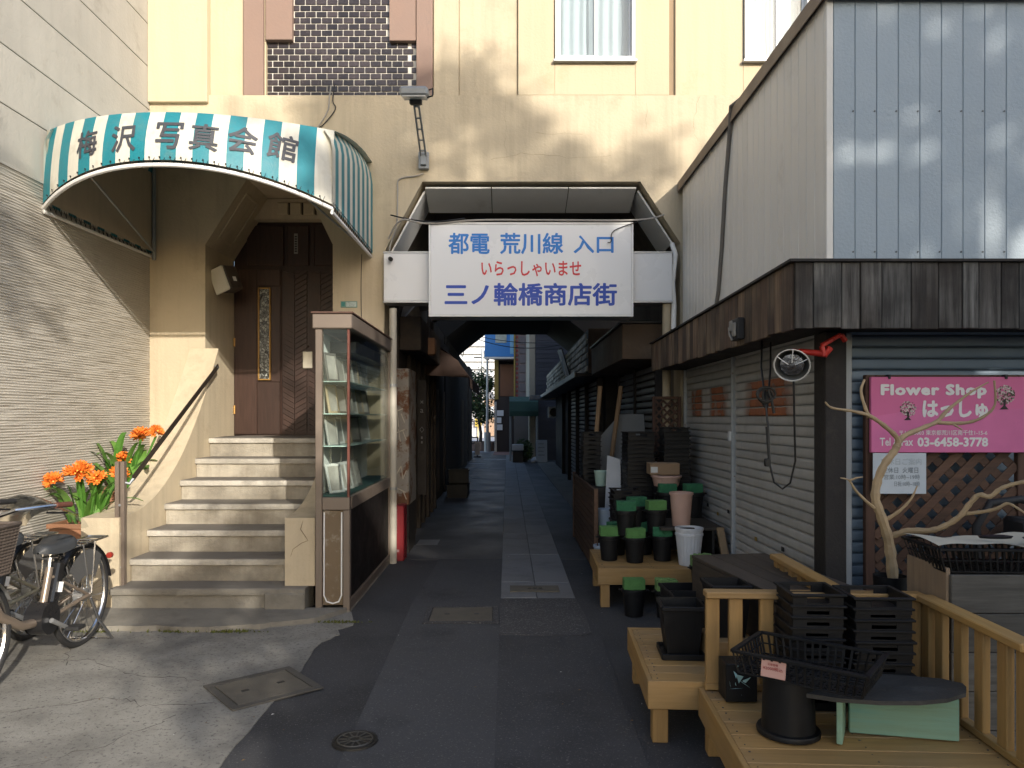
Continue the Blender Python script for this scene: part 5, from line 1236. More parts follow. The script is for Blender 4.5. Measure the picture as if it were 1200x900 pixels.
# black wire chair shape behind
q = MB(); q.tube([(2.62,4.12,.55),(2.60,4.12,.95),(2.68,4.12,1.08),(2.85,4.12,1.10),(2.98,4.12,1.05),(3.0,4.12,.6)],.022,10); q.cb((2.95,4.1,.93),(.32,.2,.14),None,.02); single('black_chair', q, rubber, 'black rounded chair back half hidden behind the grid basket', 'chair', smooth=True)
q = MB(); q.prism([(-1.34,8.3),(-1.0,8.1),(-.061,8.15),(-.061,33.4),(-1.34,33.4)],'z',0,.0035); structure('alley_paving', q, mat('worn_alley_asphalt',(.06,.06,.064),.5,var=.28,scale=1.6,bump=.12,bscale=120,dirt=((.06,.06,.062),.3,1.2)))
q = MB(); q.prism([(.585,8.15),(1.3,8.1),(1.75,8.3),(1.75,33.4),(.585,33.4)],'z',0,.0035); structure('alley_paving', q, MATS['worn_alley_asphalt'])
q = MB(); q.prism([(1.12,12.5),(1.6,12.3),(1.6,26),(1.0,26),(1.05,18)],'z',.0035,.012); structure('side_paving', q, concm)
# ------------------------------------------------------------------ rear block bridging the alley
rb = thing('rear_block','dark rear block bridging the alley beyond the passage','building',(.4,19,0))
PR = [(-1.30,3.25),(-.60,3.80),(1.05,3.80),(1.62,3.35)]
unlitp = mat('unlit_black_plaster',(.035,.03,.027),.9,var=.3,scale=2)  # near-black base: the lack of light on this block is painted in
lining(15.6, 20.0, rb, unlitp, PR)
q = MB(); q.box(-4,-1.601,15.6,20,0,7.5); q.box(2.201,9,15.6,20,0,7.5); q.box(-1.6,2.2,15.6,20,4.06,7.5); part('wall', q, unlitp, rb, world=True)
# ------------------------------------------------------------------ shops along the right of the alley
brownf = mat('brown_fascia_board',(.10,.065,.042),.7,var=.3,scale=3,bump=.08,dirt=((.19,.14,.10),.35,2.5),streak=.4)
slat_d = mat('dull_shutter_steel',(.20,.205,.205),.5,.35,var=.12,scale=3,bump=.03,rnd=.05)
s1 = thing('alley_shop','shuttered shop inside the passage under a brown boxed fascia','shop',(1.6,9.9,0))
q = MB(); q.box(1.30,1.854,8.42,11.5,2.22,2.62,.006); part('fascia', q, brownf, s1, world=True)
q = MB(); q.box(1.27,1.85,8.39,11.5,2.622,2.65,.004); part('fascia_cap', q, darkmetal, s1, world=True)
shutter(s1,1.74,8.62,10.0,2.2,slat_d,pitch=.085); shutter(s1,1.74,10.06,11.4,2.2,slat_d,pitch=.085)
for y in (8.55,10.005,11.41): q = MB(); q.box(1.70,1.80,y,y+.05,0,2.215,.004); part('post', q, soot, s1, world=True)
s2 = thing('stone_fascia_shop','alley shop with a pale stone-block fascia and dark shutters','shop',(1.7,18.6,0))
q = MB(); q.box(1.33,2.2,12.3,15.59,2.32,3.02); q.box(1.33,1.60,15.59,20.01,2.32,3.02); q.box(1.33,2.2,20.01,25,2.32,3.02); part('fascia_core', q, mat('mortar_dark',(.09,.08,.07),.9), s2, world=True)
stone = mat('pale_stone_block',(.55,.46,.34),.85,var=.25,scale=3,bump=.12,dirt=((.14,.11,.08),.25,1.2),rnd=.3)
r_ = random.Random(5); bz = .112
me_b = MB().box(-.02,.012,-.19,.19,-.046,.046,.010).mesh('block')
for k in range(6):
    y = 12.32+(.21 if k%2 else 0)
    while y < 24.8:
        link('block', me_b, stone, s2, Vector((1.33+r_.uniform(-.014,.006),y+.21,2.375+k*bz))-ROOTLOC[s2.name]); y += .42
q = MB(); q.box(1.33,2.19,12.26,12.299,2.30,3.03); part('fascia_end', q, brownf, s2, world=True)
q = MB(); q.box(1.12,1.6,12.3,25,2.24,2.30,.004); part('eave', q, darkmetal, s2, world=True); q = MB(); q.box(1.10,1.119,12.3,25,2.23,2.32,.003); part('eave_edge', q, grayp, s2, world=True)
for (a,b) in ((12.6,14.4),(14.6,16.3),(16.6,18.4)): shutter(s2,1.58,a,b,2.2,slat_d,pitch=.09)
q = MB(); q.box(1.62,2.1,12.31,25,0,2.25); part('wall', q, soot, s2, world=True)
for y in (12.45,14.42,16.35,18.5,20.5): q = MB(); q.box(1.50,1.6,y,y+.1,0,2.23,.004); part('post', q, soot, s2, world=True)
sgb = thing('tilted_sign','small tilted projecting sign on the stone fascia','sign',(1.18,15.5,2.35))
R = Matrix.Rotation(math.radians(-17),3,'Y'); q = MB(); q.cb((0,0,.33),(.07,.5,.66),R,.01); part('casing', q, darkmetal, sgb); q = MB(); q.cb((-.02,-.252,.33),(.055,.004,.58),R); part('face', q, mat('grey_sign_face',(.42,.45,.45),.5), sgb)
q = MB(); q.cb((-.037,0,.33),(.004,.44,.6),R); part('face', q, mat('grey_sign_face',(.42,.45,.45),.5), sgb); q = MB(); q.bar((.03,0,.1),(.15,0,.05),.03,.03); part('bracket', q, darkmetal, sgb)
ev = thing('small_canopy','small flat dark canopy jutting from the far right shop','canopy',(1.1,25.5,2.2)); q = MB(); q.box(.75,1.9,25.05,26.4,2.18,2.30,.01); part('slab', q, mat('navy_canopy',(.05,.06,.09),.6), ev, world=True); q = MB(); q.box(.74,1.9,25.02,25.049,2.17,2.33,.004); part('front_edge', q, grayp, ev, world=True)
acu = thing('air_conditioner','pale air conditioner unit on the far dark wall','air conditioner',(1.75,25.9,1.55)); q = MB(); q.box(1.4,1.95,25.7,25.95,1.55,1.95,.02); part('casing', q, whitep, acu, world=True); q = MB(); q.lathe([(.0,0),(.15,0),(.15,.012),(.13,.012)],20,(1.6-1.75,-.205,.2),Matrix.Rotation(math.pi/2,3,'X')); part('fan_grille', q, darkmetal, acu)
# ------------------------------------------------------------------ shops along the left
dkp = mat('dark_timber_front',(.035,.026,.02),.75,var=.35,scale=3,bump=.08,dirt=((.09,.06,.04),.3,4))
s3 = thing('dark_timber_shop','dark timber shop fronts along the left of the passage','shop',(-1.5,12,0))
q = MB(); q.box(-1.329,-1.28,8.7,12.9,0,2.9); q.box(-2.4,-1.34,13.41,15.59,0,3.3); q.box(-2.4,-1.36,20.01,25,0,3.3); part('wall', q, dkp, s3, world=True)
for k,y in enumerate((9.4,9.9,10.45,11.0,11.6,12.2,12.75)): q = MB(); q.box(-1.279,-1.23,y,y+.09,0,2.5,.005); part('post', q, dkp, s3, world=True)
for k,(y0,y1) in enumerate(((9.5,9.88),(10.0,10.43),(10.55,10.98),(11.1,11.58),(11.7,12.18),(13.5,14.3),(14.4,15.2),(15.3,16.3),(20.2,21.4),(21.5,22.7),(22.8,24.4))): q = MB(); xx = -1.279 if y0 < 13 else (-1.339 if y0 < 17 else -1.359); q.box(xx,xx+.02,y0,y1,.15,2.1,.006); part('panel', q, [dkp,brownf][k%2], s3, world=True)
q = MB(); q.box(-1.28,-1.02,8.75,12.8,2.35,2.75,.01); part('fascia', q, dkp, s3, world=True)
rust = mat('rusty_painted_sheet',(.30,.28,.25),.7,.1,var=.2,scale=4,bump=.1,rust=((.15,.065,.03),2.6,.50))
rp = thing('rusty_cabinet','tall rust-streaked metal cabinet with scrawled paint just inside the passage','cabinet',(-1.23,8.85,0))
q = MB(); q.box(-1.325,-1.13,8.50,9.15,.55,2.12,.01); part('body', q, rust, rp, world=True); q = MB(); q.box(-1.32,-1.135,8.52,9.13,0,.549,.004); part('plinth', q, soot, rp, world=True)
q = MB()
for (a,b) in (((-1.29,1.62),(-1.20,1.66)),((-1.27,1.66),(-1.25,1.45)),((-1.22,1.6),(-1.18,1.5)),((-1.28,1.38),(-1.18,1.42)),((-1.25,1.42),(-1.23,1.28)),((-1.2,1.4),(-1.16,1.3)),((-1.28,.9),(-1.22,1.0)),((-1.22,1.0),(-1.2,.85)),((-1.2,.85),(-1.16,.95)),((-1.27,.75),(-1.17,.70)),((-1.2,.72),(-1.16,.62))): q.tube([(a[0],8.499,a[1]),(b[0],8.499,b[1])],.006,5)
part('scrawl', q, mat('scrawl_paint',(.55,.50,.42),.7,bump=0), rp, world=True)['kind'] = 'stuff'
vs = thing('vertical_signboard','narrow dark vertical signboard with faint chalk marks','sign',(-1.12,9.7,.5)); q = MB(); q.box(-1.18,-1.06,9.68,9.72,.55,2.05,.004); vb = part('board', q, soot, vs, world=True)
lettering(vb,'×',mat('chalk',(.22,.22,.22),.8,bump=0),-1.14,-1.10,1.74,1.78,9.678,.0); lettering(vb,'a',MATS['chalk'],-1.14,-1.10,1.62,1.67,9.678); lettering(vb,'◇',MATS['chalk'],-1.15,-1.09,1.36,1.44,9.678)
for z_ in (1.22,1.28): q = MB(); q.box(-1.13,-1.11,9.677,9.6795,z_,z_+.03); part('chalk_mark', q, MATS['chalk'], vs, world=True)
a2 = thing('brown_awning','dark brown scalloped awning over a shop on the left of the alley','awning',(-1.3,13.2,2.1))
awm = mat('brown_canvas',(.045,.026,.02),.85,var=.15,scale=4,bump=.06)
q = MB(); q.grid(lambda u,v: (-1.28+.70*v, 11.2+3.8*u, 2.72-.10*v-.45*v*v+.012*math.sin(u*40)), 40, 8); part('canvas', q, awm, a2, smooth=True, world=True)
q = MB(); q.grid(lambda u,v: (-.58+.01*math.sin(u*60), 11.2+3.8*u, 2.17-(.14+.03*abs(math.sin(u*31)))*v), 60, 2); part('valance', q, awm, a2, smooth=True, world=True)
q = MB(); q.prism([(-1.28,2.72),(-1.28,2.2),(-.58,2.16),(-.75,2.42),(-1.0,2.58)],'y',11.17,11.199); part('end_panel', q, awm, a2, world=True)
lp = thing('copper_wall_lamp','small copper box lamp hanging under the passage roof on the left','lamp',(-1.03,9.6,2.2)); q = MB(); q.box(-1.10,-.93,9.5,9.7,2.36,2.58,.012); part('shade', q, mat('copper_sheet',(.22,.11,.06),.5,.3), lp, world=True); q = MB(); q.bar((-1.02,9.6,2.58),(-1.02,9.6,3.4),.02,.02); part('hanger', q, darkmetal, lp, world=True)
q = MB(); q.bar((-1.30,8.9,2.75),(-1.05,9.1,3.1),.25,.02); q.bar((-1.05,9.1,3.1),(-.98,9.3,2.9),.25,.015); single('bent_sheet', q, galv, 'bent pale metal sheet under the passage roof behind the pipe', 'sheet')
for k,(y,z_) in enumerate(((14.6,0),(15.1,0),(14.85,.27))):
    t = thing('black_crate',['nearest black crate stacked on the left of the alley','farther black crate on the left of the alley','upper black crate on the left of the alley'][k],'crate',(-.98,y,z_),.03*k,'black crates on the left of the alley')
    q = MB(); 
    for (a,b,c,d) in ((-.2,.2,-.22,-.205),(-.2,.2,.205,.22),(-.2,-.185,-.205,.205),(.185,.2,-.205,.205)): q.box(a,b,c,d,0,.26,.003)
    part('walls', q, blackpl, t); q = MB(); q.box(-.184,.184,-.204,.204,.005,.015); part('base', q, blackpl, t); q = MB()
    for (a,b,c,d) in ((-.215,.215,-.235,-.221),(-.215,.215,.221,.235),(-.215,-.201,-.22,.22),(.201,.215,-.22,.22)): q.box(a,b,c,d,.235,.262,.002)
    part('rim', q, blackpl, t)
# ------------------------------------------------------------------ beyond the alley
q = MB(); q.prism([(-60,33.5),(-.62,33.5),(-.62,60),(-60,60)],'z',0,.01); structure('plaza_paving', q, mat('pale_paving',(.36,.37,.40),.8,var=.15,scale=1.5))
q = MB(); q.prism([(-.62,31.2),(1.0,31.2),(1.0,34),(-.62,34)],'z',0,.012); structure('brick_pavement', q, mat('red_pavement',(.24,.13,.11),.85,var=.2,scale=6))
brk = mat('dark_brown_cladding',(.035,.025,.022),.6,var=.2,scale=2)
fb = thing('brown_corner_building','dark brown narrow corner building at the end of the alley','building',(-.15,37,0))
q = MB(); q.box(-.60,.30,34,42,0,7.5); part('wall', q, brk, fb, world=True)
q = MB(); q.box(-.35,.28,33.96,33.995,2.55,4.0,.01); part('upper_panel', q, mat('rust_panel',(.20,.085,.04),.6), fb, world=True)
q = MB(); q.box(-.61,-.42,33.94,33.99,2.4,4.6,.01); part('yellow_strip', q, mat('ochre_strip',(.35,.24,.06),.6), fb, world=True)
q = MB(); q.box(-.61,-.5,33.9,33.99,.0,2.3,.01); part('pale_post', q, galv, fb, world=True)
q = MB(); q.box(-.38,.28,33.95,33.996,4.05,4.35,.005); part('window', q, glassmat('dark_glass',(.15,.17,.2),1.5), fb, world=True)
for z_,w in ((1.0,.25),(1.32,.2),(1.65,.3)): q = MB(); q.box(-.49,-.49+w,33.9,33.95,z_,z_+.26,.004); part('poster', q, signw, fb, world=True)
bs = thing('blue_sign_box','bright blue boxed signboard high on the corner building','sign',(-.3,33.4,4.2))
q = MB(); q.prism([(-1.02,33.0),(.30,33.0),(.30,33.95),(-.45,33.95)],'z',4.28,6.4); part('casing', q, mat('blue_sign',(.03,.22,.62),.45,var=.06,scale=1), bs, world=True)
q = MB(); q.box(-.55,-.05,32.975,32.998,4.9,5.6,.01); part('poster', q, mat('poster_print',(.55,.60,.55),.6,var=.4,scale=3), bs, world=True); q = MB(); q.box(.10,.26,32.98,32.998,4.4,5.6,.005); part('light_panel', q, mat('light_blue',(.2,.45,.7),.5), bs, world=True)
q = MB(); q.prism([(-1.0,33.02),(.29,33.02),(.29,33.94),(-.44,33.94)],'z',4.20,4.279); part('underside', q, whitep, bs, world=True)
pb = thing('pink_building','narrow pinkish building with a red ladder strip beside the corner building','building',(.6,36,0))
q = MB(); q.box(.302,.82,33,41,0,8.0); part('wall', q, mat('dusty_pink_wall',(.26,.20,.20),.8,var=.1), pb, world=True)
for k in range(13): q = MB(); q.box(.52,.80,32.96,32.995,1.9+k*.42,1.9+k*.42+.34,.006); part('louvre', q, mat('grey_pink_louvre',(.20,.17,.18),.7), pb, world=True)
for k in range(24): q = MB(); q.box(.36,.46,32.96,32.995,1.9+k*.2,1.9+k*.2+.11,.006); part('red_tile', q, mat('red_tile',(.30,.07,.07),.6), pb, world=True)
q = MB(); q.box(.27,.34,32.9,33.0,1.5,6.0,.01); part('corner_strip', q, mat('ochre_strip',(.35,.24,.06),.6), pb, world=True)
gb = thing('slate_building','tall dark slate-clad building on the far right of the alley','building',(1.8,30,0))
q = MB(); q.box(1.03,3.2,27.5,40,0,9); part('wall', q, mat('slate_cladding',(.06,.06,.075),.6,var=.1,scale=2), gb, world=True)
z_ = .3
while z_ < 5.6: q = MB(); q.box(1.04,2.25,27.47,27.498,z_,z_+.155,.004); part('cladding_board', q, mat('slate_board',(.065,.065,.082),.55,rnd=.12), gb, world=True); z_ += .165
q = MB(); q.box(.80,1.028,27.6,40,0,9,.01); part('cream_pier', q, mat('cream_pier',(.42,.37,.29),.8), gb, world=True)
gs = thing('green_awning','dark green boxed awning on the far right of the alley','awning',(.6,27,1.65)); q = MB(); q.prism([(26.6,1.66),(27.59,1.66),(27.59,2.35),(26.75,2.15)],'x',.06,1.10); part('canvas', q, mat('green_canvas',(.03,.08,.06),.7), gs, world=True)
q = MB(); q.box(.08,1.08,26.59,26.6,1.62,1.80,.003); part('valance', q, mat('green_canvas',(.03,.08,.06),.7), gs, world=True)
for xx in (.10,1.05): q = MB(); q.tube([(xx,26.65,0),(xx,26.65,1.62)],.04,8); part('post', q, grayp, gs, smooth=True, world=True)
q = MB(); q.box(.25,.795,29.0,29.2,0,2.2); single('grey_door', q, mat('grey_door',(.20,.19,.19),.6), 'plain grey shop door under the green awning', 'door')
sw = thing('sandwich_board','pale folding sandwich board standing by the far right wall','sign',(1.18,25.9,0))
for s_ in (-1,1): R = Matrix.Rotation(s_*math.radians(10),3,'X'); q = MB(); q.cb((0,-s_*-.0+s_*.10,.40),(.38,.02,.78),R,.006); pn = part('panel', q, mat('pale_blue_board',(.50,.54,.58),.5), sw)
q = MB()
for k in range(4): q.box(-.12,.1-.03*(k%2),-.155+k*.021,-.152+k*.021,.25+k*.13,.29+k*.13)
part('faint_print', q, mat('faint_print',(.34,.38,.42),.6,bump=0), sw)['kind'] = 'stuff'
for xx in (-.17,.17): q = MB(); q.box(xx-.02,xx+.02,-.2,.2,0,.02); part('foot', q, darkmetal, sw)
q = MB(); q.box(2.9,10,20.1,26,0,9.5); single('added_shade_house', q, mat('grey_house_wall',(.30,.29,.28),.85), 'tall plain house added behind the right alley shops to shade the slate building', 'building')  # added to keep direct sun off the slate building
# leaf helper for trees and shrubs
def leaf_cloud(c, rad, n, size, seed, shell=.45, clumps=None, tight=1.0):
    r = random.Random(seed); q = MB(); c = Vector(c); rad = Vector(rad); cl = []
    for k in range(clumps or 1):
        while True:
            p = Vector((r.uniform(-1,1),r.uniform(-1,1),r.uniform(-1,1)))
            if shell < p.length < 1: break
        cl.append((c+Vector((p.x*rad.x,p.y*rad.y,p.z*rad.z)), r.uniform(.22,.42)))
    for k in range(n):
        if clumps:
            cc, s = cl[k % clumps]; p = Vector((r.gauss(0,1),r.gauss(0,1),r.gauss(0,1)))*s*.55*tight; p = cc + Vector((p.x*rad.x,p.y*rad.y,p.z*rad.z))
        else:
            while True:
                p = Vector((r.uniform(-1,1),r.uniform(-1,1),r.uniform(-1,1)))
                if p.length < 1: break
            p = c + Vector((p.x*rad.x,p.y*rad.y,p.z*rad.z))
        a = Vector((r.gauss(0,1),r.gauss(0,1),r.gauss(0,1)*.6)).normalized(); b = a.cross(Vector((r.gauss(0,1),r.gauss(0,1),r.gauss(0,1)))).normalized()
        s = size*r.uniform(.6,1.3)
        q.add([p-a*s, p-b*s*.42, p+a*s, p+b*s*.42],[(0,1,2,3)],r.randrange(3))
    return q, cl
leafs = [mat('leaf_a',(.045,.085,.025),.6,bump=0,rnd=.1),mat('leaf_b',(.07,.12,.035),.6,bump=0),mat('leaf_c',(.03,.06,.02),.6,bump=0)]
barkd = mat('tree_bark',(.10,.08,.065),.9,var=.3,scale=9,bump=.25,bscale=30)
def tree(label, base, h_trunk, crown_c, rad, n, size, seed, r0=.12, clumps=40, shell=.35, tight=1.0):
    t = thing('leafy_tree', label, 'tree', base); base = Vector(base)
    q, cl = leaf_cloud(Vector(crown_c)-base, rad, n, size, seed, shell, clumps, tight)
    part('crown', q, leafs, t)
    q = MB(); top = Vector(crown_c)-base; top.z -= rad[2]*.3
    q.tube([(0,0,0),(.05,.02,h_trunk*.5),(top*.6+Vector((0,0,h_trunk*.25))), top],[r0,r0*.85,r0*.7,r0*.4],10)
    for cc, s in cl[:14]:
        q.tube([top*.75,(top*.75+cc)/2+Vector((.05,.03,.1)),cc],[r0*.4,r0*.22,r0*.06],6)
    part('trunk', q, barkd, t, smooth=True); return t
tree('leafy tree in a round planter at the end of the alley',(-1.35,36,0),1.6,(-1.5,36,2.55),(1.1,1.1,1.15),4200,.085,31,.09,36)
q = MB(); q.lathe([(.0,.0),(1.05,0),(1.05,.42),(.92,.42),(.92,.36),(0,.36)],28); single('tree_planter', q, mat('brick_planter',(.22,.15,.12),.85), 'low round planter under the far tree', 'planter', (-1.2,35.6,0))
q, _ = leaf_cloud((0,0,.35),(2.2,.9,.45),2600,.08,41); single('hedge', q, leafs, 'low green hedge across the far plaza', 'hedge', (-4.2,42,.1))
q, _ = leaf_cloud((0,0,.4),(.35,.3,.42),700,.07,43); sp = thing('potted_shrub','dark leafy potted shrub beside the green awning','shrub',(.55,26.3,.0)); part('foliage', q, leafs, sp); q = MB(); q.lathe([(0,0),(.16,0),(.2,.22),(.18,.22),(0,.2)],18); part('pot', q, darkmetal, sp, smooth=True)
q = MB(); q.box(-.2,.2,-.15,.15,0,.22,.02); single('white_basket', q, whitepl, 'pale plastic basket among plants below the green awning', 'basket', (.35,25.9,.42)); 
q = MB(); q.box(-.18,.18,-.14,.14,0,.415,.01); single('dark_stool', q, darkmetal, 'dark stool under the pale plastic basket', 'stool', (.35,25.9,.0))
for k,(x,y) in enumerate(((.92,25.8),(.98,26.1))): q = MB(); q.lathe([(0,0),(.11,.02),(.13,.09),(.06,.16),(.02,.2)],14); single('white_bag', q, whitepl, ['nearer','farther'][k]+' small white bag beside the sandwich board', 'bag', (x,y,0), smooth=True)
lpst = thing('lamp_post','grey lamp post standing before the far tree','lamp post',(-.93,34,0)); q = MB(); q.tube([(0,0,0),(0,0,.9)],.15,12); part('base', q, galv, lpst, smooth=True); q = MB(); q.tube([(0,0,.9),(0,0,4.2)],[.07,.05],10); part('pole', q, galv, lpst, smooth=True); q = MB(); q.lathe([(.05,0),(.16,.1),(.18,.4),(.1,.5),(0,.52)],14,(0,0,4.2)); part('lantern', q, whitep, lpst, smooth=True)
upole = thing('utility_pole','thin utility pole with cross arm far beyond the alley','utility pole',(-2.05,60,0)); q = MB(); q.tube([(0,0,0),(0,0,7.2)],[.13,.09],8); part('pole', q, galv, upole); q = MB(); q.box(-.7,.7,-.05,.05,6.4,6.5); part('cross_arm', q, darkmetal, upole)
gr = thing('street_barrier','low dark tubular barrier at the end of the alley','barrier',(-1.65,32,0))
q = MB()
for x in (-.35,.0,.35): q.tube([(x,0,0),(x,0,.75)],.03,8)
q.tube([(-.35,0,.72),(.35,0,.72)],.025,8); q.tube([(-.35,0,.45),(.35,0,.45)],.02,8); part('rails', q, darkmetal, gr, smooth=True)
st2 = thing('floor_stand_sign','small floor-standing notice in the middle of the alley mouth','sign',(-1.2,29.3,0)); q = MB(); q.box(-.1,.1,-.02,.02,.1,.62,.005); part('panel', q, mat('pale_orange_board',(.50,.42,.36),.6), st2); q = MB(); q.box(-.14,.14,-.12,.12,0,.05,.01); q.box(-.02,.02,-.02,.02,.05,.1); part('foot', q, darkmetal, st2)
# distance: houses and a pale tower block
wt = mat('pale_tower_wall',(.66,.68,.71),.8,var=.04,scale=.5,bump=0); wing = mat('tower_window',(.46,.51,.57),.3,bump=0)  # wall and window colours paled to carry the distance haze
tw_ = thing('white_tower_block','pale high-rise tower block far beyond the alley','building',(-8,170,0))
q = MB(); q.box(-16,-2.6,170,186,0,46); part('wall', q, wt, tw_, world=True)
for k in range(9,15):
    for j in range(8):
        q = MB(); x = -15+j*1.55; q.box(x,x+.95,169.9,169.99,k*1.75-6,k*1.75-5.1); part('window', q, wing, tw_, world=True)
    q = MB(); q.box(-15.8,-2.4,169.3,169.95,k*1.75-6.5,k*1.75-6.1); part('balcony', q, wt, tw_, world=True)
for (nm,x0,x1,y,h,c,lb) in (('far_house',-7.5,-3.2,72,4.6,(.42,.36,.32),'grey-roofed house beyond the plaza, left one'),('far_house',-3.4,-1.2,64,3.2,(.40,.28,.20),'small brownish house beyond the plaza, right one')):
    t = thing(nm, lb, 'house', ((x0+x1)/2,y,0)); q = MB(); q.box(x0,x1,y,y+7,0,h); part('wall', q, mat('house_wall_%d'%y,c,.85), t, world=True)
    xm = (x0+x1)/2; q = MB(); q.prism([(x0-.3,h),(x1+.3,h),(xm,h+1.6)],'y',y-.2,y+7); part('roof', q, mat('grey_roof',(.16,.17,.20),.7), t, world=True)
    for k in range(2): q = MB(); xx = x0+.4+k*(x1-x0)*.5; q.box(xx,xx+.7,y-.03,y-.002,h*.5,h*.8); part('window', q, wing, t, world=True)
for k,(x,c,lb) in enumerate(((-3.6,(.55,.06,.20),'pink shopfront banner beyond the plaza'),(-2.55,(.55,.40,.06),'yellow shopfront banner beyond the plaza'))): q = MB(); q.box(x,x+.5,57.9,58,.9+.0*k,1.5+.3*(k==0)); q.box(x+.2,x+.26,57.95,58.0,0,.9); single('street_banner', q, mat('banner_%d'%k,c,.6), lb, 'banner')
q = MB(); q.box(-9,-1.9,58.2,60,0,2.6); single('white_shopfront', q, mat('white_shopfront',(.5,.5,.52),.8,var=.3,scale=.6), 'pale low shopfront row beyond the plaza', 'shopfront')
q = MB(); q.box(-14,-1.37,26.5,28.5,0,3.4); single('left_corner_house', q, soot, 'dark corner building on the left at the alley mouth', 'building')
# overhead wires
for k,(a,b,sag,lb) in enumerate((((-2,24,4.6),(2.2,22,3.9),.5,'lower black overhead wire crossing the alley'),((-3,28,5.3),(1.6,24,4.0),.3,'upper black overhead wire crossing the alley'),((-1.2,20.5,3.5),(-2.0,30,6.0),.9,'drooping black wire at the left of the opening'))):
    a = Vector(a); b = Vector(b); q = MB(); q.tube([a.lerp(b,t/20)-Vector((0,0,sag*4*(t/20)*(1-t/20))) for t in range(21)],.012,5); single('overhead_wire', q, cable, lb, 'wire')
# ------------------------------------------------------------------ fittings on the cream facade
fl = thing('floodlight','grey floodlight on a slotted arm above the passage','floodlight',(-.90,7.99,4.2))
o_ = Vector((-.90,7.99,4.2))
q = MB(); q.box(-.055,.055,-.05,.0,.02,.20,.004); q.box(-.03,.03,-.09,-.05,.05,.17,.004); part('wall_bracket', q, grayp, fl)
q = MB()
for s_ in (-.028,.028): q.bar((s_,-.07,.15),(s_*.8+.0,-.72,.46),.018,.03,.002)
for k in range(5): t_ = .1+k*.2; q.bar((-.028,-.07-.65*t_,.15+.31*t_),(.028,-.07-.65*t_,.15+.31*t_),.02,.012)
part('arm', q, grayp, fl)
q = MB(); R = Matrix.Rotation(math.radians(12),3,'X'); q.cb((0,-.80,.50),(.27,.22,.085),R,.02); hd = part('head', q, grayp, fl); q = MB(); q.cb((0,-.80,.452),(.23,.18,.012),R,.003); part('lens', q, mat('pale_lens',(.55,.56,.56),.2), hd); q = MB(); q.cb((0,-.72,.445),(.12,.08,.05),R,.008); part('yoke', q, darkmetal, hd)
q = MB(); q.tube([(.10,-.78,.46),(.17,-.78,.48),(.17,-.76,.56),(.12,-.74,.55)],.008,6); part('lead', q, cable, fl, smooth=True)
def wire(name, pts, r, m, label, cat='cable'):
    Q = []; P = [Vector(p) for p in pts]
    for i in range(len(P)-1):
        p0,p1,p2,p3 = P[max(i-1,0)],P[i],P[i+1],P[min(i+2,len(P)-1)]
        for k in range(5):
            t = k/5; Q.append(.5*((2*p1)+(-p0+p2)*t+(2*p0-5*p1+4*p2-p3)*t*t+(-p0+3*p1-3*p2+p3)*t**3))
    Q.append(P[-1]); q = MB(); q.tube(Q,r,6); return single(name, q, m, label, cat, smooth=True)
yw = 7.985
def fw_(x,y,d=0): return at(x,y,yw-d)
wire('wall_cable',[fw_(496,203),fw_(488,206),fw_(468,210),fw_(466,225),fw_(465,262),fw_(458,285),fw_(456,300)],.008,cablew,'thin grey cable running down beside the passage mouth')
wire('wall_cable',[fw_(388,100),fw_(386,115),fw_(384,130),fw_(372,150)],.007,cablew,'pale cable dangling from the tiles to the awning')
wire('wall_cable',[fw_(392,98),fw_(390,118),fw_(393,128),fw_(380,145),fw_(371,151)],.006,cable,'black cable dangling from the tiles to the awning')
wire('sign_cable',[at(455,280,7.9),at(470,258,7.8),at(500,262,7.74),at(560,258,7.74),at(640,258,7.74),at(745,258,7.74),at(778,252,7.9)],.010,cablew,'grey cable strung along the top of the passage sign')
wire('sign_cable',[at(458,252,7.95),at(480,257,7.8),at(510,260,7.73),at(545,256,7.73)],.008,cable,'black cable coiled at the upper left of the passage sign')
wire('sign_cable',[at(754,258,7.74),at(720,270,7.74),at(716,283,7.735),at(712,284,7.735)],.005,cable,'short black lead hanging over the sign corner')
wire('wall_cable',[at(424,298,7.96),at(423,340,7.97),at(424,385,7.97)],.004,cable,'thin black wire below the right end of the awning')
cm = thing('security_camera','tiny black camera at the left end of the white beam','camera',at(457,303,7.85)); q = MB(); q.tube([(0,0,0),(.02,-.06,-.02)],.022,10); part('body', q, cable, cm, smooth=True); q = MB(); q.tube([(0,.0,0),(-.01,.08,.04)],.008,6); part('mount', q, darkmetal, cm)
# box lamp beside the door
bl_ = thing('wall_speaker','white-faced boxy wall speaker fixed beside the door recess','speaker',(-3.10,8.25,2.95))
R = Euler((math.radians(8),math.radians(-18),math.radians(-22))).to_matrix(); q = MB(); q.cb((0,0,.14),(.15,.20,.27),R,.008); bd_ = part('housing', q, mat('brown_housing',(.07,.055,.045),.5), bl_); q = MB(); q.cb(R @ Vector((-.035,-.115,0))+Vector((0,0,.14)),(.20,.03,.28),R,.012); part('front_cover', q, mat('ivory_plastic',(.58,.55,.47),.5), bl_)
q = MB(); q.bar((-.16,.05,.2),(-.04,.05,.16),.03,.03); part('bracket', q, darkmetal, bl_); q = MB(); q.cb(R @ Vector((.078,0,-.02))+Vector((0,0,.14)),(.004,.05,.05),R); part('rating_label', q, whitep, bl_)
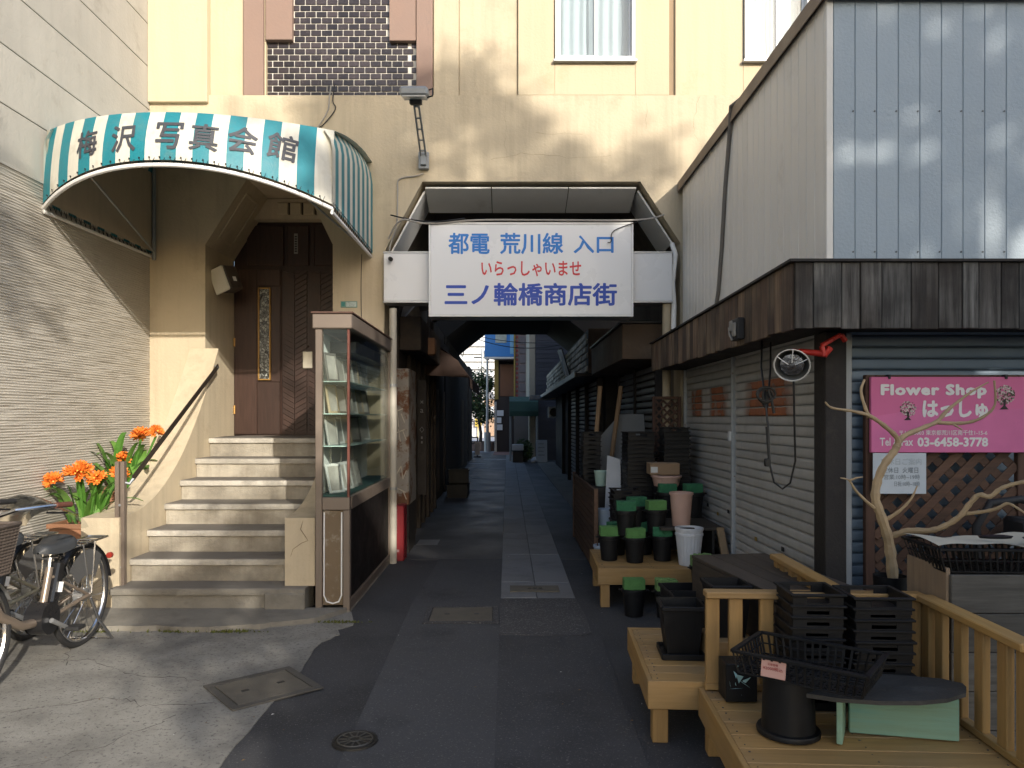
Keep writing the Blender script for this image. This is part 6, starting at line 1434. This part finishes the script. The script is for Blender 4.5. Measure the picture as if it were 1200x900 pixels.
# downpipes
q = MB(); q.tube([(-1.225,7.93,.0),(-1.225,7.93,2.72)],.040,14); dp_ = thing('downpipe','pale downpipe at the left corner of the passage','pipe',(-1.225,7.93,0)); part('pipe', q, mat('ivory_pipe',(.50,.47,.40),.5,dirt=((.3,.27,.22),.15,4)), dp_, smooth=True, world=True)
q = MB(); q.tube([(-1.29,7.95,.0),(-1.29,7.95,1.85)],.035,12); single('cable_duct', q, mat('cream_duct',(.50,.40,.26),.6), 'cream duct beside the pale downpipe', 'pipe', smooth=True)
for z_ in (.8,1.9): q = MB(); q.lathe([(.041,-.015),(.046,-.015),(.046,.015),(.041,.015)],14,(0,0,z_),caps=False); part('clip', q, galv, dp_)
q = MB(); q.tube([(1.70,7.95,.0),(1.70,7.95,2.77)],.045,14); single('downpipe', q, mat('cream_pipe',(.46,.38,.26),.6), 'cream downpipe at the right corner behind the lattice', 'pipe', smooth=True)
q = MB(); q.tube([(1.77,7.93,2.5),(1.775,7.93,2.75),(1.76,7.93,3.0),(1.79,7.93,3.3),(1.76,7.96,3.42)],.028,10); single('bent_conduit', q, whitep, 'bent white conduit at the right end of the white beam', 'conduit', smooth=True)
# red box sign
rs = thing('red_sign_box','small red vertical sign box on the floor by the downpipe','sign',(-1.17,8.16,0)); q = MB(); q.box(-.055,.045,-.12,.12,.0,.60,.008); rbx = part('casing', q, mat('red_sign',(.26,.015,.022),.5), rs)
dim = mat('dim_white_print',(.55,.42,.42),.6,bump=0)
for k in range(9):
    q = MB(); z_ = .55-k*.035 if k < 8 else .10; s_ = .011 if k < 8 else .024; q.box(-.045,-.045+s_,-.1215,-.1202,z_,z_+s_*1.1); q.box(-.045+s_*1.25,-.045+s_*1.6,-.1215,-.1202,z_,z_+s_*1.1); part('print_mark', q, dim, rbx)
# ------------------------------------------------------------------ clivia planters
terra = mat('terracotta',(.36,.17,.09),.85,var=.12,scale=6,dirt=((.22,.13,.09),.2,5))
leafc = [mat('clivia_leaf_a',(.065,.17,.025),.4,var=.2,scale=5,bump=.02),mat('clivia_leaf_b',(.12,.25,.045),.4,var=.2,scale=5,bump=.02)]
petal = mat('orange_petal',(.78,.22,.03),.6,var=.15,scale=20,bump=0); petalc = mat('yellow_throat',(.75,.42,.06),.6,bump=0)
def clivia(label, loc, seed, nleaf, heads, sc_=1.0, rect=True):
    r = random.Random(seed); t = thing('clivia_plant', label, 'plant', loc)
    for k in range(nleaf):
        a = r.uniform(0,6.28); L = r.uniform(.36,.58)*sc_; lean = r.uniform(.2,.95); w = r.uniform(.026,.038)*sc_; ox,oy = r.uniform(-.12,.12)*sc_, r.uniform(-.06,.06)*sc_
        d = Vector((math.cos(a),math.sin(a),0)); s = Vector((-math.sin(a),math.cos(a),0)); q = MB()
        def lf(u,v):
            h = L*math.sin(u*1.45)*(1-lean*.30)*.95 - L*lean*.35*u*u; o = L*lean*u**1.3*.9
            ww = w*math.sin(min(1,u*1.15+.12)*2.6)**.6 if u < .98 else .001
            return Vector((ox,oy,.02))+d*o+Vector((0,0,h))+s*((v-.5)*2*ww)+Vector((0,0,-abs(v-.5)*-.010))
        q.grid(lf,10,2); part('leaf', q, leafc[k%2], t, smooth=True)
    for (hx,hy,hz,rad,n) in heads:
        q = MB(); q.tube([(hx*.3,hy*.3,0),(hx*.7,hy*.7,hz*.6),(hx,hy,hz-.03)],.010*sc_,6); stem = part('flower_stem', q, leafc[0], t)
        for f in range(n):
            th = r.uniform(0,6.28); ph = math.acos(r.uniform(-.25,1)); dr_ = Vector((math.sin(ph)*math.cos(th),math.sin(ph)*math.sin(th),math.cos(ph))); b = Vector((hx,hy,hz))+dr_*rad*.25; R = dr_.to_track_quat('Z','Y').to_matrix(); L = rad*.95*r.uniform(.8,1.1)
            q = MB()
            for p in range(6):
                aa = p*math.pi/3; c,s = math.cos(aa),math.sin(aa)
                pr = [(0.004,0,.003),(.009,.35,.007),(.018,.75,.010),(.029,1.0,.004)]; vs = []
                for (ro,zz,hw) in pr:
                    ro = ro*sc_*1.05; hw *= sc_
                    for sd in (-1,1): vs.append(b+R @ Vector((c*ro-s*hw*sd, s*ro+c*hw*sd, zz*L)))
                q.add(vs,[(0,1,3,2),(2,3,5,4),(4,5,7,6)],0)
            q.add([b+R @ Vector((.010*math.cos(x),.010*math.sin(x),L*.5)) for x in (0,1.57,3.14,4.71)],[(0,1,2,3)],1)
            part('flower', q, [petal,petalc], stem)
    return t
def planter(label, loc, w, d, h):
    t = thing('terracotta_planter', label, 'planter', loc); q = MB(); k = .88
    v = [(sx*w/2*s,sy*d/2*s,z) for z,s in ((0,k),(h,1)) for sx,sy in ((-1,-1),(1,-1),(1,1),(-1,1))]; q.add(v,[(0,1,2,3),(0,1,5,4),(1,2,6,5),(2,3,7,6),(3,0,4,7)]); part('body', q, terra, t)
    q = MB()
    for (a,b,c,e) in ((-w/2-.012,w/2+.012,-d/2-.012,-d/2+.012),(-w/2-.012,w/2+.012,d/2-.012,d/2+.012),(-w/2-.012,-w/2+.012,-d/2+.012,d/2-.012),(w/2-.012,w/2+.012,-d/2+.012,d/2-.012)): q.box(a,b,c,e,h-.04,h,.004)
    part('rim', q, terra, t); q = MB(); q.box(-w/2+.012,w/2-.012,-d/2+.012,d/2-.012,h-.05,h-.03); part('soil', q, mat('soil',(.05,.035,.025),.95,bump=.3), t); return t
q = MB(); q.box(-3.74,-3.44,5.98,6.62,0,.46,.01); single('planter_ledge', q, concm, 'low block under the nearer terracotta planter', 'ledge')
planter('nearer terracotta planter of clivias beside the stairs',(-3.56,6.22,.461),.42,.26,.22)
clivia('flowering clivia with three orange heads in the nearer planter',(-3.53,6.22,.66),5,24,[(-.25,-.04,.36,.07,22),(-.02,-.08,.42,.105,40),(.12,-.06,.38,.07,22),(.24,.06,.42,.065,16)],1.0)
q = MB(); q.box(-3.80,-3.44,6.75,7.35,0,.68,.01); single('planter_ledge', q, concm, 'higher block under the farther terracotta planter', 'ledge')
planter('farther terracotta planter behind the handrail post',(-3.62,7.0,.681),.34,.30,.22)
clivia('flowering clivia with long upright leaves behind the handrail post',(-3.58,7.0,.88),8,24,[(-.02,-.05,.28,.060,14),(.12,.0,.50,.075,22),(.24,.05,.53,.06,14)],1.18)
# ------------------------------------------------------------------ bicycles (built heading +x, wheels in the xz plane)
framem = mat('champagne_frame',(.30,.24,.19),.35,.5,var=.05,bump=0); blackm = mat('black_gloss',(.015,.015,.017),.3,bump=0); seatm = mat('black_vinyl',(.035,.038,.042),.45,var=.1,bump=.03)
wick = mat('brown_wicker',(.085,.066,.055),.6,var=.25,scale=30)
def bicycle(label, loc, rz, framemat, basketm, rear_mat, grip, shield=False):
    t = thing('bicycle', label, 'bicycle', loc, rz); rw = .33
    def P(n,q,m,s=True,par=None): return part(n,q,m,par or t,smooth=s)
    for wx in (0,1.10):
        q = MB(); q.tube([(wx+rw*math.cos(a*math.pi/24),0,rw+.012+rw*math.sin(a*math.pi/24)) for a in range(48)],.019,8,True); w = P('wheel',q,rubber)
        q = MB(); q.tube([(wx+(rw-.024)*math.cos(a*math.pi/24),0,rw+.012+(rw-.024)*math.sin(a*math.pi/24)) for a in range(48)],.012,6,True); P('rim',q,chrome,True,w)
        q = MB()
        for k in range(32):
            a = k*math.pi/16; s = .03 if k%2 else -.03; a2 = a+(.5 if k%4<2 else -.5); q.tube([(wx+.03*math.cos(a2),s,rw+.012+.03*math.sin(a2)),(wx+(rw-.03)*math.cos(a),0,rw+.012+(rw-.03)*math.sin(a))],.0016,4)
        P('spokes',q,chrome,False,w)['kind'] = 'stuff'
        q = MB(); q.tube([(wx,-.06,rw+.012),(wx,-.035,rw+.012),(wx,-.034,rw+.012),(wx,.034,rw+.012),(wx,.035,rw+.012),(wx,.06,rw+.012)],[.012,.012,.045,.045,.012,.012],14); P('hub',q,galv,True,w)
        q = MB(); a0,a1 = (.25,3.0) if wx == 0 else (.5,2.7); A = [a0+(a1-a0)*k/20 for k in range(21)]
        q.grid(lambda u,v: (wx+(rw+.035-.012*abs(v-.5))*math.cos(a0+(a1-a0)*u), (v-.5)*.055, rw+.012+(rw+.035-.02*(2*abs(v-.5))**2)*math.sin(a0+(a1-a0)*u)),24,4); P('mudguard',q,blackm if wx==0 else galv)
    ax = Vector((0,0,rw+.012)); bb = Vector((.46,0,.29)); seat = Vector((.36,0,.60)); seat2 = Vector((.34,0,.70)); head = Vector((.93,0,.78)); headb = Vector((.97,0,.60)); fax = Vector((1.10,0,rw+.012))
    q = MB(); q.tube([headb,(.85,0,.42),(.66,0,.31),(.52,0,.29),bb],.028,10); q.tube([bb,seat],.022,10); q.tube([head,headb],.026,10); P('frame',q,framemat)
    q = MB()
    for s in (-1,1): q.tube([bb+Vector((0,.03*s,0)),ax+Vector((0,.055*s,0))],.013,8); q.tube([seat+Vector((0,.02*s,-.06)),ax+Vector((0,.055*s,0))],.010,8)
    P('rear_stays',q,framemat)
    q = MB()
    for s in (-1,1): q.tube([headb,headb+Vector((.02,.045*s,-.03)),fax+Vector((0,.055*s,0))],.012,8)
    P('fork',q,framemat)
    q = MB(); q.tube([seat,seat2],.014,8); P('seat_post',q,chrome)
    q = MB()
    def sd(u,v):
        x = -.13+.27*u; w = (.115*(1-.74*u**1.2)+.014)*max(.02,1-abs(2*u-1)**6)**.5; a = math.pi*v; return (seat2.x+x, w*math.cos(a)*(1+.1*math.sin(a)), seat2.z+.005+.085*math.sin(a)**.6*(1-.25*u)*max(.02,1-abs(2*u-1)**6)**.5+.03*(1-u)**2-.02*math.sin(u*3.1))
    q.grid(sd,14,10); q.grid(lambda u,v: (seat2.x-.13+.27*u,(v-.5)*2*(.115*(1-.74*u**1.2)+.014)*max(.02,1-abs(2*u-1)**6)**.5,seat2.z+.005+.03*(1-u)**2-.02*math.sin(u*3.1)),14,4); P('saddle',q,seatm)
    q = MB()
    for s in (-.03,.03): q.tube([(seat2.x-.02+s,sy,seat2.z-.045+.012*math.sin(k)) for k,sy in enumerate((-.05,0,.05))],.012,6)
    P('saddle_spring',q,chrome)
    q = MB(); q.bar((.385,0,.33),(.285,0,.62),.085,.08,.012,up=(1,0,0)); bt = P('battery',q,blackm,False); q = MB(); q.bar((.345,.0435,.44),(.325,.0435,.50),.05,.003,up=(1,0,0)); P('battery_label',q,whitep,False,bt)
    q = MB(); q.tube([(.44,-.055,.30),(.44,.055,.30)],[.10,.10],20); P('motor_cover',q,blackm)
    cr = math.radians(-150)
    for s,a in ((1,cr),(-1,cr+math.pi)):
        e = bb+Vector((.17*math.cos(a),.085*s,.17*math.sin(a))); q = MB(); q.tube([bb+Vector((0,.07*s,0)),e],[.016,.012],8); c_ = P('crank',q,galv); q = MB(); q.cb(e+Vector((0,.05*s,0)),(.095,.085,.026),None,.006); P('pedal',q,rubber,False,c_)
    q = MB(); q.tube([bb+Vector((0,-.045,0)),bb+Vector((0,-.05,0))],.085,24); P('chain_ring',q,blackm)
    q = MB()
    for s in (-1,1):
        q.tube([(-.02,.06*s,rw+.02),(-.05,.07*s,.70)],.007,6); q.tube([(.0,.06*s,rw+.02),(.10,.07*s,.70)],.007,6); q.tube([(.17,.05*s,.69),(-.22,.07*s,.705)],.007,6)
    for k in range(4): q.tube([(.12-.10*k,-.068,.702),(.12-.10*k,.068,.702)],.006,6)
    q.tube([(-.22,-.07,.705),(-.24,0,.705),(-.22,.07,.705)],.007,6); P('rear_carrier',q,chrome)
    q = MB(); q.grid(lambda u,v: (.10-.30*u*0+ (rw*.88)*math.cos(.75+1.5*u)*(.55+.45*v)-.06, .066, rw+.012+(rw*.95)*math.sin(.75+1.5*u)*(.45+.55*v)),14,5); P('coat_guard',q,rear_mat)
    q = MB(); q.grid(lambda u,v: (-.06+.10+(rw*.88)*math.cos(.75+1.5*u)*(.55+.45*v), -.066, rw+.012+(rw*.95)*math.sin(.75+1.5*u)*(.45+.55*v)),14,5); P('coat_guard',q,rear_mat)
    q = MB(); q.tube([(.02,.075,rw+.0),(-.04,.10,.16),(-.13,.15,.005)],.010,8); q.tube([(.02,-.075,rw+.0),(-.04,-.10,.16),(-.13,-.15,.005)],.010,8); q.tube([(-.13,-.15,.008),(-.13,.15,.008)],.008,6); P('kickstand',q,chrome)
    q = MB(); q.tube([(-.375,0,.54),(-.40,0,.54)],.022,12); P('reflector',q,mat('red_reflector',(.30,.03,.02),.3),True)
    # cockpit
    q = MB(); q.tube([head,head+Vector((-.03,0,.19))],.013,8); P('stem',q,chrome)
    q = MB(); hb = head+Vector((-.03,0,.20)); pts = [hb+Vector((-.30,s*.27,.06)) if abs(s) == 1 else hb+Vector(p) for s,p in ((-1,None),)] ; pts = [hb+Vector(p) for p in ((-.26,-.28,.05),(-.10,-.26,.06),(.02,-.14,.05),(.03,0,0),(.02,.14,.05),(-.10,.26,.06),(-.26,.28,.05))]; q.tube(pts,.012,8); hbp = P('handlebar',q,chrome)
    for s in (-1,1): q = MB(); q.tube([hb+Vector((-.14,.265*s,.058)),hb+Vector((-.27,.282*s,.05))],.017,10); P('grip',q,grip,True,hbp); q = MB(); q.tube([hb+Vector((-.10,.255*s,.05)),hb+Vector((-.02,.285*s,.03)),hb+Vector((-.18,.31*s,.01))],.006,6); P('brake_lever',q,blackm,True,hbp)
    # front basket
    bx_,bz_ = 1.13,.70
    q = MB(); bx_,bz_ = 1.13,.70; n = 11
    def bpt(u,z): # perimeter point
        k = .80+.20*(z-bz_)/.26; pts = [(-.15,-.20),(.15,-.20),(.15,.20),(-.15,.20)]; i = int(u*4)%4; f = u*4-int(u*4); a,b = pts[i],pts[(i+1)%4]; return Vector((bx_+(a[0]+(b[0]-a[0])*f)*k,(a[1]+(b[1]-a[1])*f)*k,z))
    for k in range(16):
        z = bz_+.26*k/15; q.tube([bpt(j/48,z)+Vector((0,0,.003*math.sin(j*3.1416+k*3.1416))) for j in range(48)],.0085 if basketm is wick else .004,4,True)
    for k in range(40): q.tube([bpt(k/40,bz_),bpt(k/40,bz_+.26)],.005 if basketm is wick else .003,4)
    q.box(bx_-.125,bx_+.125,-.165,.165,bz_-.004,bz_+.004); P('front_basket',q,basketm)
    q = MB(); q.tube([bpt(j/48,bz_+.265) for j in range(48)],.012,6,True); P('basket_rim',q,basketm)
    if shield:
        q = MB(); q.grid(lambda u,v: (-.34+.62*u, (v-.5)*.46*(1-.12*u), .74+.30*(math.sin(v*math.pi)**.5)*(.35+.65*u**.5)*(1-.3*max(0,u-.7)/.3)+.012*math.sin(u*9+v*4)),16,16); P('rain_cover',q,glassmat('clear_vinyl',(.80,.82,.82),.9,.15))
    return t
bicycle('nearer silver-brown bicycle with wicker basket and brown grips before the stairs',(-2.91,5.06,.006),math.radians(-88.5),framem,wick,mat('grey_guard',(.10,.10,.10),.5),mat('brown_grip',(.13,.05,.035),.6))
bicycle('farther bicycle by the grey wall with a clear rain cover behind its saddle',(-3.36,5.22,.006),math.radians(-88),mat('ivory_frame',(.50,.47,.36),.4,.1),darkmetal,mat('grey_guard',(.10,.10,.10),.5),rubber,True)
# ------------------------------------------------------------------ across the street, behind the viewer
bh = thing('street_house','plain unseen house across the street, shaped to cast shade on the right','building',(10.2,-10,0))
q = MB(); q.prism([(3.95,-6),(16,-6),(16,-14),(8.2,-14)],'z',0,6.3); part('wall', q, mat('house_render',(.35,.33,.30),.85), bh, world=True)  # footprint cut along the sun's path to place the shadow edge
for k in range(4): q = MB(); x = 5.2+k*2.6; q.box(x,x+1.4,-5.995,-5.93,3.9,5.2,.01); part('window', q, whitep, bh, world=True)
q = MB(); q.prism([(3.9,-5.92),(16,-5.92),(16,-14.05),(8.15,-14.05)],'z',6.3,6.4); part('roof', q, coping, bh, world=True)
tree('street tree with a wide crown across the street, behind the viewer',(8.0,-5.2,0),4.0,(7.7,-6,7.9),(2.5,1.5,1.5),6600,.11,61,.2,56,.0,.6)
tree('taller thin-crowned street tree across the street, behind the viewer',(6.2,-7.0,0),6.0,(6.7,-7.0,10.6),(2.4,1.4,1.7),7600,.115,63,.16,44,.0,.6)
tree('small unseen bushy tree added to soften the house shadow edge',(3.6,-5.4,0),3.0,(3.7,-5.6,5.0),(.8,.8,1.3),1900,.10,71,.1,26,.0)  # added out of view to break up the straight edge of the house's shadow
tree('street tree on the left behind the viewer',(-.6,-5.6,0),3.5,(-.15,-6,8.5),(2.0,1.5,2.0),5200,.12,67,.2,40,.0,.62)
